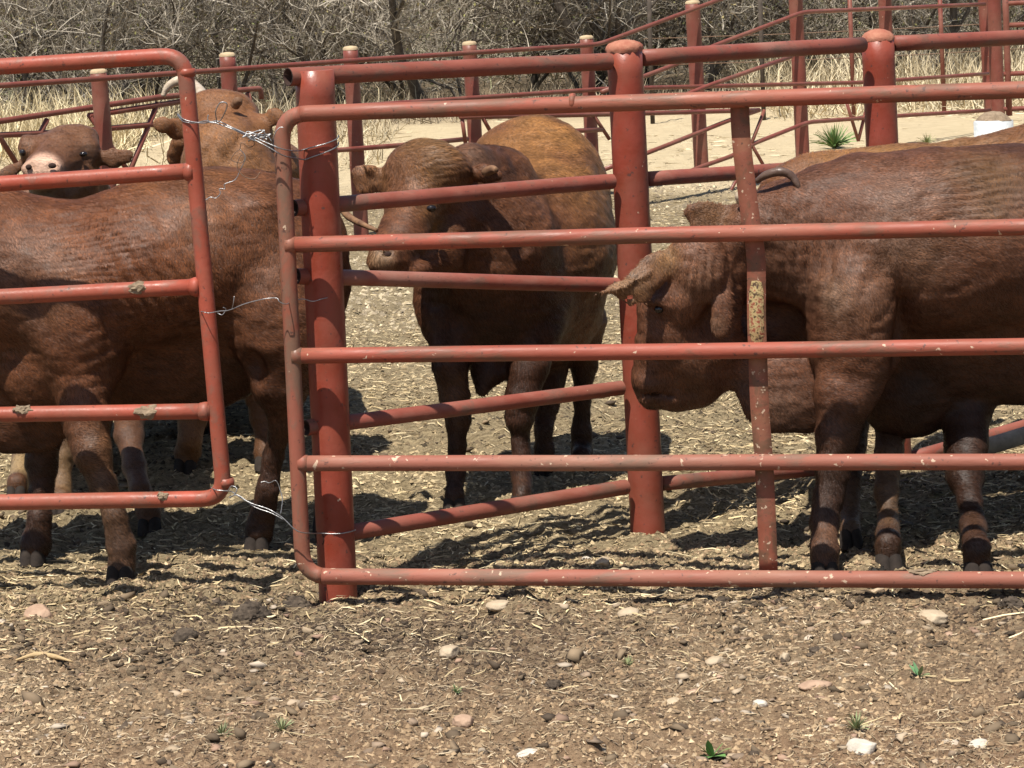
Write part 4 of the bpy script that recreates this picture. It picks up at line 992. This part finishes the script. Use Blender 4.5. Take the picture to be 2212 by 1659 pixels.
# ---- middle cow facing left towards the camera
D = thing('cow', 'brown cow with a tan back in the middle, facing half towards the camera', 'cow', G(1060, 1100), GRP)
B = Body(.0095)
B.ch([(1075, 575, 10.25, 150), (1130, 540, 10.5, 178), (1152, 430, 10.82, 166)], .08)
B.ch([(1075, 655, 10.42, 158), (1140, 640, 10.6, 165)], .08)
B.el(1155, 398, 10.85, 138, 145, .26, 0, .06).el(1200, 520, 10.6, 130, 140, .3, 0, .06).el(1235, 470, 10.62, 50, 120, .16, -12, .04).el(1060, 650, 10.25, 165, 150, .22, 0, .08)
B.el(1010, 560, 10.15, 95, 110, .2, 20, .06)
B.ch([(1000, 420, 10.05, 82), (1070, 520, 10.15, 135)], .06)
B.ch([(1010, 350, 10.02, 40), (1080, 395, 10.25, 80)], .08)
B.el(925, 378, 9.9, 92, 80, .13, -10, .03).el(950, 362, 9.84, 70, 52, .08, -14, .02).el(868, 420, 9.9, 42, 90, .10, 4, .02)
B.ch([(905, 430, 9.86, 72), (870, 510, 9.72, 52), (848, 548, 9.64, 42), (832, 556, 9.6, 36)], .035)
B.el(828, 562, 9.58, 36, 30, .05, 20, .02).el(872, 585, 9.66, 60, 22, .06, 5, .03)
B.ch([(970, 470, 9.95, 70), (940, 540, 9.88, 62), (885, 580, 9.76, 42)], .035).ch([(1000, 520, 10.0, 64), (960, 570, 9.95, 46)], .04)
B.el(1062, 800, 10.15, 40, 30, .05, 0, .03); B.ch([(1055, 770, 10.15, 36), (1042, 840, 10.1, 16)], .04, .6)
B.ch([(848, 392, 9.92, 14), (812, 388, 9.9, 21), (788, 384, 9.9, 25), (772, 374, 9.9, 12)], .012, .3); B.ch([(800, 372, 9.88, 8), (786, 360, 9.87, 6)], .01, .5).ch([(800, 402, 9.89, 12), (780, 404, 9.89, 9)], .012, .35).hollow(795, 386, 9.855, 16, 10, .02, 0, .01)
B.ch([(1015, 378, 9.9, 16), (1050, 375, 9.86, 21), (1076, 378, 9.85, 16)], .02, .7)
B.cut(836, 548, 9.545, 10)
leg(B, [(985, 700, 10.15, 70), (972, 790, 10.07, 38), (982, 860, 10.05, 33), (990, 905, 10.05, 30), (988, 958, 10.04, 21), (985, 1020, 10.03, 26)], .05, (982, 1102), D)
leg(B, [(1150, 700, 10.2, 70), (1142, 790, 10.12, 44), (1128, 860, 10.1, 37), (1122, 905, 10.1, 31), (1125, 950, 10.1, 21), (1126, 1015, 10.08, 28)], .05, (1126, 1098), D)
leg(B, [(1180, 780, 10.7, 52), (1178, 870, 10.65, 30), (1172, 930, 10.6, 22), (1174, 975, 10.6, 25)], .048, (1176, 1022), D)
leg(B, [(1245, 700, 10.72, 66), (1262, 790, 10.75, 30), (1259, 865, 10.75, 18), (1256, 930, 10.75, 23), (1256, 975, 10.75, 27)], .05, (1256, 1016), D)
B.hollow(1105, 520, 10.12, 24, 110, .05, 25, .03)
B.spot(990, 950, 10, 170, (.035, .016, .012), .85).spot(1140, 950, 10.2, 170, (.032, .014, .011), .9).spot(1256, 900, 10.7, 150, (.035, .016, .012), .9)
B.spot(1180, 380, 10.7, 240, (.29, .135, .055), 1.1).spot(1240, 560, 10.5, 140, (.13, .06, .03), .8).spot(1030, 340, 10.0, 50, (.12, .075, .065), .9).spot(1070, 480, 10.1, 90, (.11, .055, .035), .7)
B.spot(930, 340, 9.85, 80, (.17, .09, .042), .9).spot(850, 400, 9.9, 60, (.16, .075, .045), .8).spot(900, 480, 9.8, 60, (.19, .105, .045), .9).spot(800, 385, 9.88, 45, (.24, .12, .065), .9)
B.spot(826, 555, 9.56, 26, (.26, .17, .12), 1.2).spot(1000, 740, 10.2, 220, (.045, .018, .012), .9).spot(985, 850, 10, 60, (.12, .06, .035), .5).spot(1110, 720, 10.2, 140, (.035, .015, .011), .9)  # the large dark spots paint underside shade into the chest coat
B.fold(955, 345, 9.8, 80, 14, .024, .0028).fold(1210, 450, 10.6, 150, -35, .035, .0025).fold(1250, 560, 10.6, 110, -40, .03, .004).fold(1110, 540, 10.1, 90, 80, .04, .005).fold(870, 390, 9.85, 50, 75, .025, .003)
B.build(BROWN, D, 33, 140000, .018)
ball('eye', 932, 450, 9.700, 11, 8, .015, M['eye'], D)
ball('nostril', 838, 550, 9.552, 9, 7, .006, M['hollow'], D)
hornpart([(1048, 372, 9.85, 11), (1064, 366, 9.82, 10), (1072, 368, 9.80, 6)], M['tailc'], D)

# ---- cow behind the right one: only its tan back shows
Fc = thing('cow', 'light brown cow of which only the back shows, behind the dark cow on the right', 'cow', G(1950, 1160), GRP)
B = Body(.0115)
B.ch([(1735, 445, 9.62, 98), (1800, 500, 9.65, 162), (1900, 508, 9.65, 176), (2050, 498, 9.68, 175), (2180, 486, 9.7, 185), (2330, 455, 9.72, 190), (2450, 470, 9.72, 170)], .08, .72)
B.ch([(1735, 520, 9.6, 90), (1700, 620, 9.55, 70)], .05)
leg(B, [(1860, 650, 9.5, 90), (1845, 820, 9.45, 50), (1840, 960, 9.35, 34), (1838, 1040, 9.25, 24), (1837, 1110, 9.2, 23)], .045, (1837, 1172), Fc)
leg(B, [(1930, 650, 9.5, 100), (1925, 850, 9.3, 52), (1918, 980, 9.1, 36), (1914, 1060, 8.98, 30), (1918, 1130, 8.9, 27), (1918, 1172, GYd(1918, 1225), 34)], .052, (1918, 1225), Fc)
leg(B, [(2350, 650, 9.75, 90), (2360, 850, 9.8, 45), (2355, 980, 9.8, 28)], .05, (2350, 1090), Fc)
B.spot(1950, 330, 9.6, 200, (.24, .12, .05), .9).spot(2180, 300, 9.6, 160, (.20, .09, .04), .7).spot(1915, 1100, 9, 130, (.20, .12, .08), .8)
B.fold(2140, 330, 9.6, 120, 20, .05, .008)
B.build((.15, .06, .028), Fc, 43, 35000, .018)

# ---- the dark cow on the right with its head lowered
E = thing('cow', 'dark brown cow on the right, its head hanging low behind the gate rails', 'cow', G(1950, 1235), GRP)
B = Body(.0095)
B.ch([(2700, 600, 9.1, 180), (2500, 540, 9.1, 190), (2350, 520, 9.08, 190), (2200, 516, 9.08, 190), (2080, 524, 9.06, 188), (1950, 526, 9.06, 184), (1860, 540, 9.05, 170)], .09, .96)
B.ch([(2650, 660, 9.16, 150), (2350, 680, 9.16, 168), (2200, 686, 9.16, 166), (2050, 690, 9.15, 160), (1900, 700, 9.14, 150)], .09, .66)
B.ch([(1840, 445, 9.02, 108), (1760, 470, 9.0, 100)], .07, .85)
B.el(1850, 650, 8.93, 104, 150, .19, 8, .018).el(1840, 740, 8.93, 90, 110, .17, 0, .05)
B.ch([(1760, 520, 9.03, 140), (1690, 530, 9.08, 112), (1640, 570, 9.14, 92)], .05, .7)
B.ch([(1680, 470, 9.03, 72), (1610, 485, 9.0, 50)], .04)
B.ch([(1700, 680, 9.22, 100), (1620, 740, 9.2, 72)], .05, .7)
B.el(1955, 848, 9.17, 105, 98, .15, 0, .06)
B.ch([(1580, 520, 9.02, 50), (1510, 570, 8.98, 58), (1470, 640, 8.94, 56), (1452, 720, 8.99, 55), (1430, 795, 9.04, 50), (1412, 836, 9.06, 40)], .035)
B.ch([(1425, 560, 8.95, 20), (1415, 660, 8.97, 30), (1412, 740, 9.0, 34), (1402, 815, 9.05, 33)], .02)
B.el(1404, 824, 9.03, 33, 42, .07, 12, .02).ch([(1410, 858, 9.03, 24), (1450, 854, 9.04, 31), (1512, 842, 9.04, 40)], .025)
B.ch([(1540, 740, 9.02, 52), (1510, 800, 9.04, 62), (1470, 830, 9.05, 52)], .04)
B.ch([(1620, 772, 9.1, 54), (1560, 780, 9.02, 44)], .05, .7)
B.ch([(1560, 590, 9.02, 56), (1545, 740, 9.0, 52)], .04)
B.el(1508, 576, 8.90, 66, 84, .075, 6, .016).el(1490, 750, 8.98, 66, 84, .075, 12, .04)
B.ch([(1572, 560, 8.9, 12), (1566, 650, 8.87, 16), (1558, 712, 8.86, 19)], .008, .5).ch([(1574, 690, 8.86, 8), (1584, 684, 8.86, 3)], .01)
B.ch([(1635, 800, 9.02, 42), (1680, 850, 9.0, 68), (1735, 862, 9.0, 52), (1765, 890, 9.0, 22)], .035, .28)
B.ch([(1560, 660, 8.86, 18), (1556, 710, 8.86, 17)], .018, .5)
B.ch([(1445, 562, 8.88, 26), (1412, 582, 8.86, 30), (1380, 605, 8.84, 22), (1335, 622, 8.81, 12), (1286, 637, 8.78, 3)], .015, .3)
B.ch([(1420, 600, 8.85, 18), (1385, 625, 8.83, 13), (1345, 640, 8.82, 7), (1318, 650, 8.81, 3)], .006, .4)
B.ch([(1418, 612, 8.86, 14), (1395, 640, 8.84, 11), (1362, 655, 8.83, 6), (1345, 659, 8.82, 3)], .006, .4)
B.ch([(1405, 588, 8.83, 7), (1350, 618, 8.80, 5), (1300, 640, 8.77, 2)], .006, .6)
B.ch([(1610, 478, 9.0, 18), (1560, 472, 9.0, 24), (1520, 466, 8.99, 24), (1494, 458, 8.98, 17)], .02, .4); B.ch([(1540, 487, 8.98, 13), (1502, 490, 8.97, 9)], .015, .5)
B.ch([(1400, 652, 8.90, 9), (1424, 650, 8.875, 10), (1446, 660, 8.87, 8)], .01).hollow(1410, 852, 8.97, 50, 4, .04, -8, .008)
leg(B, [(1860, 750, 8.92, 92), (1828, 850, 8.86, 66), (1808, 940, 8.83, 47), (1800, 1010, 8.82, 38), (1790, 1070, 8.8, 30), (1780, 1130, 8.76, 28), (1780, 1185, GYd(1780, 1238), 34)], .052, (1780, 1238), E, .035)
leg(B, [(2085, 770, 9.2, 86), (2088, 880, 9.14, 55), (2088, 960, 9.06, 48), (2086, 1025, 8.98, 40), (2098, 1085, 8.88, 26), (2104, 1135, 8.8, 27), (2110, 1185, GYd(2110, 1240), 36)], .054, (2110, 1240), E, .035)
leg(B, [(2560, 780, 9.0, 100), (2570, 900, 8.95, 50), (2555, 1060, 8.9, 30)], .052, (2550, 1230), E)
leg(B, [(2640, 780, 9.3, 90), (2650, 900, 9.3, 50), (2640, 1060, 9.3, 28)], .052, (2636, 1190), E)
B.hollow(1942, 740, 8.83, 16, 110, .06, -4, .06)
B.spot(1800, 1090, 8.8, 120, (.035, .017, .013), .8).spot(2095, 1000, 9, 180, (.03, .014, .011), .95).spot(1690, 680, 9.1, 60, (.05, .022, .015), .7)  # dark leg colour; the neck spot paints the shade of its hollow
B.spot(1730, 560, 8.9, 120, (.12, .062, .048), .9).spot(1850, 640, 8.7, 110, (.15, .075, .05), .8).spot(1800, 640, 8.75, 45, (.19, .12, .10), .6).spot(2120, 420, 8.9, 110, (.12, .062, .030), .7)
B.spot(1990, 500, 8.8, 120, (.13, .07, .05), .7).spot(1360, 610, 8.8, 70, (.22, .12, .07), 1.0).spot(1440, 560, 8.85, 36, (.20, .11, .055), .8).spot(1520, 600, 8.85, 60, (.18, .09, .065), .9)
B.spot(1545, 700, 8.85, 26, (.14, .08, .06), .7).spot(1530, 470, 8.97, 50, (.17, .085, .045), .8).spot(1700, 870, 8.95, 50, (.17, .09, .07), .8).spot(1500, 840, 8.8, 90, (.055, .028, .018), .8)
B.spot(2030, 890, 9.0, 220, (.03, .013, .009), .95).spot(1785, 1180, 8.7, 60, (.15, .075, .055), .6).spot(2110, 1160, 8.7, 60, (.16, .08, .055), .6).spot(1420, 860, 8.8, 30, (.15, .10, .06), .8)  # first spot paints brisket and belly shade into the coat
B.fold(1730, 540, 8.9, 140, 84, .045, .004).fold(1520, 600, 8.8, 60, 80, .030, .006).fold(2130, 430, 8.9, 110, 8, .028, .006).fold(1900, 620, 8.8, 160, 65, .07, .003).fold(1800, 640, 8.8, 60, 95, .05, .003).fold(1690, 870, 8.9, 50, 85, .05, .005)
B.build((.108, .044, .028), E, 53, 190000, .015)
hornpart([(1634, 392, 8.98, 6), (1655, 378, 8.96, 9), (1685, 371, 8.945, 10), (1708, 379, 8.94, 9), (1722, 398, 8.93, 7), (1728, 414, 8.93, 4)], M['hornd'], E)
hornpart([(1600, 436, 8.95, 9), (1597, 424, 8.94, 10), (1596, 414, 8.94, 6)], M['horn'], E)
ball('eye', 1424, 668, 8.887, 11, 9, .014, M['eye'], E)
ball('nostril', 1386, 822, 8.985, 6, 9, .008, M['hollow'], E)

# ============================================================ dry grass, thicket and trees behind
DRY = [(.42, .35, .22), (.36, .29, .18), (.50, .43, .29), (.27, .22, .14)]
def grass_band(name, x0, x1, y0, y1, n, L, seed, label, cols=DRY, wd=.012):
    rg = np.random.RandomState(abs(int(seed))); Xv = x0 + (x1 - x0) * rg.rand(n); Yv = y0 + (y1 - y0) * rg.rand(n)
    P = np.stack([Xv, Yv, 0 * Xv], -1); k = rg.rand(n) < np.clip(.5 + 1.1 * noise(P, .55, seed) + .6 * noise(P, 1.7, seed + 1), .03, 1)
    return tagstuff(strands(name, Xv[k], Yv[k], L, wd, 0, cols, seed + 1, up=2.2, curl=.22), label, 'dry grass')
grass_band('dry_grass', -9.5, -1.2, 27, 38.5, 9000, .36, 71, 'pale dry grass in tufts at the foot of the thicket on the left')
grass_band('golden_grass', -7.6, -4.2, 30, 36.5, 9000, .5, 171, 'bright golden standing grass at the left edge below the thicket', [(.56, .46, .27), (.48, .39, .23), (.62, .53, .33)])
grass_band('dry_grass', -2, 4.6, 34, 40, 6000, .24, 74, 'short brown grass and litter under the bushes in the middle', [(.26, .21, .14), (.33, .27, .18), (.18, .14, .095)])
grass_band('dry_grass', 3.2, 11, 31, 40, 20000, .5, 77, 'tall straw coloured grass behind the ramp on the right', [(.52, .43, .27), (.45, .37, .23), (.58, .50, .34), (.32, .26, .16)])
def sand_d(x, y):
    P = np.stack([x, y, 0 * x], -1); return np.clip(1.6 * noise(P, .9, 95) - .35 + .5 * noise(P, 3, 96), 0.02, 1)
xs, ys = scatter_ground(16000, 97, 23.5, 36, dens=sand_d)
tagstuff(strands('straw_wisps', xs, ys, .12, .008, .02, [(.50, .41, .25), (.40, .32, .2), (.28, .22, .14), (.58, .50, .33)], 98, curl=.25), 'sparse straw wisps and stubble on the pale sand beyond the chute', 'straw')
def dirtheap():
    xs, ys = scatter_ground(9000, 81, 17, 26, dens=lambda x, y: np.clip((x < -1.5) * (.4 + noise(np.stack([x, y, 0 * x], -1), .9, 82)) , 0, 1))
    tagstuff(strands('brush_litter', xs, ys, .18, .009, .05, [(.30, .25, .18), (.2, .16, .12), (.42, .36, .26), (.14, .11, .08)], 83), 'grey trampled litter and sticks beyond the left cattle', 'litter')
dirtheap()

def twigs(P0, d, L, w_, rg, cols, segs=3, curl=.25, droop=0):
    """crooked tapering twigs as thin crossed ribbons; returns V,F,col and the tips"""
    n = len(P0); d = d / (np.linalg.norm(d, axis=1)[:, None] + 1e-9)
    r = rg.randn(n, 3); side = np.cross(d, r); side /= np.linalg.norm(side, axis=1)[:, None] + 1e-9
    pts = [P0]; dd = d.copy()
    for i in range(segs):
        dd = dd + rg.randn(n, 3) * curl; dd[:, 2] -= droop; dd /= np.linalg.norm(dd, axis=1)[:, None]
        pts.append(pts[-1] + dd * (L / segs)[:, None])
    V = []
    for i, p in enumerate(pts):
        ws = (w_ * (1 - .8 * i / segs))[:, None] * .5
        V += [p - side * ws, p + side * ws]
    m = 2 * (segs + 1); V = np.stack(V, 1).reshape(-1, 3); b = np.arange(n) * m
    F = np.concatenate([np.stack([b + 2 * i, b + 2 * i + 1, b + 2 * i + 3, b + 2 * i + 2], -1) for i in range(segs)])
    return V, F, np.repeat(cols, m, 0), pts
TW = np.array([(.28, .245, .19), (.34, .30, .24), (.17, .145, .115), (.26, .225, .175), (.40, .355, .285)])
def branchy(root, h, spread, rg, nlimb, trunk_r, name_trunk, lean=0.0, crooked=.22):
    """limbs as tapered tubes; returns limb points for twigs"""
    mb = MB(); pts = []
    base = np.array([0, 0, -.05])
    for i in range(nlimb):
        a = rg.rand() * 6.28; P = [base + np.array([math.cos(a), math.sin(a), 0]) * trunk_r * .5 * (nlimb > 1)]
        d = np.array([math.cos(a) * spread + lean, math.sin(a) * spread, 1.0]); n = 9
        for k in range(n):
            d = d + rg.randn(3) * crooked; d[2] = max(d[2], .15); d /= np.linalg.norm(d)
            P.append(P[-1] + d * h / n * 1.05)
        P = np.array(P); R = trunk_r * (1 - np.linspace(0, .85, len(P))) * (.7 + .5 * rg.rand())
        mb.tube(P, R, 7, cap=False); pts.append(P[1:])
        for j in range(2, len(P) - 1):
            if rg.rand() < .75:
                q = [P[j]]; a2 = rg.rand() * 6.28; e = np.array([math.cos(a2), math.sin(a2), .3 + .5 * rg.rand()])
                for k in range(6):
                    e = e + rg.randn(3) * .28; e /= np.linalg.norm(e); q.append(q[-1] + e * h * .07 * (1 + rg.rand()))
                q = np.array(q); mb.tube(q, R[j] * (.55 - np.linspace(0, .45, len(q))), 5, cap=False); pts.append(q)
    return mb, pts
def shrub(x, y, h, label, seed, dens=1.0, leaf=.15, spread=.55, nlimb=5, r=.03, leafcol=(.13, .14, .055), trunk=None, group=None, lean=0, name='bare_shrub', cat='shrub', tw=TW):
    rg = np.random.RandomState(abs(int(seed)))
    root = thing(name, label, cat, (x, y, 0), group); root_loc = np.array([x, y, 0.0])
    mb, pts = branchy(root, h, spread, rg, nlimb, r, 'limbs', lean)
    for i in range(len(mb.V)): mb.V[i] = mb.V[i] + root_loc
    mb.build('trunk', trunk or M['bark'], root)
    allp = np.concatenate(pts)
    n1 = int(260 * dens * h); k = rg.randint(len(allp), size=n1); P0 = allp[k]
    out = np.stack([rg.randn(n1) * .8, rg.randn(n1) * .8, 1.0 + .6 * rg.randn(n1)], -1)
    c = tw[rg.randint(len(tw), size=n1)] * (.7 + .6 * rg.rand(n1, 1))
    V1, F1, C1_, p1 = twigs(P0, out, h * (.16 + .16 * rg.rand(n1)), .013 + .008 * rg.rand(n1), rg, c, 4, .3)
    P2 = np.concatenate(p1[1:]); n2_ = int(1150 * dens * h); k = rg.randint(len(P2), size=n2_)
    c = tw[rg.randint(len(tw), size=n2_)] * (.7 + .8 * rg.rand(n2_, 1))
    V2, F2, C2, p2 = twigs(P2[k], np.stack([rg.randn(n2_), rg.randn(n2_), .9 + rg.randn(n2_) * .7], -1), h * (.05 + .09 * rg.rand(n2_)), .007 + .004 * rg.rand(n2_), rg, c, 3, .3)
    Vs = [V1, V2]; Fs = [F1, F2 + len(V1)]; Cs = [C1_, C2]; nv = len(V1) + len(V2)
    nl = int(2600 * leaf * dens * h)
    if nl:
        P3 = np.concatenate(p2[1:]); k = rg.randint(len(P3), size=nl); p = P3[k] + rg.randn(nl, 3) * .02
        a = rg.randn(nl, 3); a /= np.linalg.norm(a, axis=1)[:, None]; b = np.cross(a, rg.randn(nl, 3)); b /= np.linalg.norm(b, axis=1)[:, None]
        s = (.012 + .016 * rg.rand(nl, 1)); V3 = np.stack([p - a * s, p + b * s * .6, p + a * s, p - b * s * .6], 1).reshape(-1, 3)
        q = np.arange(nl) * 4; F3 = np.stack([q, q + 1, q + 2, q + 3], -1)
        lc = np.array([leafcol, (leafcol[0] * 1.7, leafcol[1] * 1.5, leafcol[2] * 1.4), (.30, .25, .12)])[rg.randint(3, size=nl)] * (.7 + .6 * rg.rand(nl, 1))
        Vs.append(V3); Fs.append(F3 + nv); Cs.append(np.repeat(lc, 4, 0))
    npmesh('crown', np.concatenate(Vs) + root_loc, np.concatenate(Fs), M['twig'], root, False, np.concatenate(Cs))
    return root
def bx(px, Yd): return (px - CX) / FPX * Yd * 1.012
G2 = 'bare bushes along the edge of the thicket'
spec = [(-40, 38.5, 2.9, .18), (110, 40.5, 3.0, .30), (235, 37.6, 2.8, .12), (370, 40.2, 3.1, .32), (500, 38.2, 2.8, .14), (640, 40.8, 3.2, .10), (770, 38.4, 2.9, .12), (905, 40.6, 3.2, .22), (1030, 37.9, 2.7, .16), (1170, 40.2, 3.1, .3), (1290, 38.2, 2.9, .18),
        (1420, 40.4, 3.2, .3), (1545, 38.6, 3.0, .22), (1680, 41, 3.2, .3), (1810, 39.4, 2.9, .2), (1940, 41.4, 3.2, .24), (2070, 39.8, 3.0, .2), (2200, 41.2, 3.2, .3)]
where = ['at the left edge of the picture', 'above the left part of the left gate', 'above the middle of the left gate top rail', 'above the rounded corner of the left gate', 'behind the leftmost capped far post', 'above the hollow topped post', 'behind the second capped far post from the left',
         'left of the third capped far post', 'behind the third capped far post', 'between the third and fourth capped far posts', 'behind the fourth capped far post', 'above the domed gate post in the middle', 'behind the foot of the ramp post', 'between the two tall ramp posts', 'above the domed post on the right', 'behind the thin dark fence posts', 'left of the far red gate', 'behind the far red gate at the right edge']
for i, ((px, yd, h, lf), wh) in enumerate(zip(spec, where)):
    shrub(bx(px, yd), yd, h, ('grey twiggy bush ' if lf < .2 else 'bush with sparse olive leaves ') + wh, 200 + i, 1.0, lf, group=G2)
def tree(px, yd, h, label, seed, lean, r=.09, leaf=.12):
    return shrub(bx(px, yd), yd, h, label, seed, .55, leaf, .35, 2, r, name='thorn_tree', cat='tree', lean=lean, trunk=M['bark'])
tree(290, 36.8, 3.6, 'dark bare forked tree above the left gate', 301, .1, .045)
tree(140, 37, 3.4, 'thin dark bare tree at the upper left', 302, -.2, .04)
tree(960, 36.9, 3.4, 'leaning thorn tree with a thick crooked trunk above the middle rails', 303, -.7, .075)
tree(1405, 37.4, 3.8, 'dark thick trunked tree right of the middle, behind the ramp rail', 304, -.15, .11, .2)
tree(1330, 37.8, 3.6, 'slender dark tree left of the thick trunked one', 305, .2, .06, .2)
tree(2000, 38, 3.4, 'dark stump like tree behind the thin fence at the upper right', 306, .1, .09, .2)
# the mass of the thicket behind
rg = np.random.RandomState(91); n = 52000
Yv = 41 + 9 * rg.rand(n); Xv = (rg.rand(n) * 2 - 1) * Yv * .30; P = np.stack([Xv, Yv, 0 * Xv], -1)
hgt = 3.4 * rg.rand(n) ** 1.1; P0 = np.stack([Xv, Yv, hgt], -1)
dirn = np.stack([rg.randn(n) * .7, rg.randn(n) * .7, .5 + rg.randn(n) * .6], -1)
pal = np.array([(.29, .255, .20), (.36, .32, .25), (.23, .20, .155), (.24, .24, .14), (.45, .40, .31)])
cl = pal[(np.clip((noise(np.stack([Xv, Yv, hgt], -1), .8, 92) * .5 + .5) * 2 + rg.rand(n) * 3, 0, 4.99)).astype(int)] * (.7 + .6 * rg.rand(n, 1))
V1, F1, C1_, _p = twigs(P0, dirn, .35 + .7 * rg.rand(n), .014 + .012 * rg.rand(n), rg, cl, 3, .3)
tagstuff(npmesh('thicket', V1, F1, M['twig'], col=C1_), 'dense grey brown thorn thicket filling the background', 'thicket')
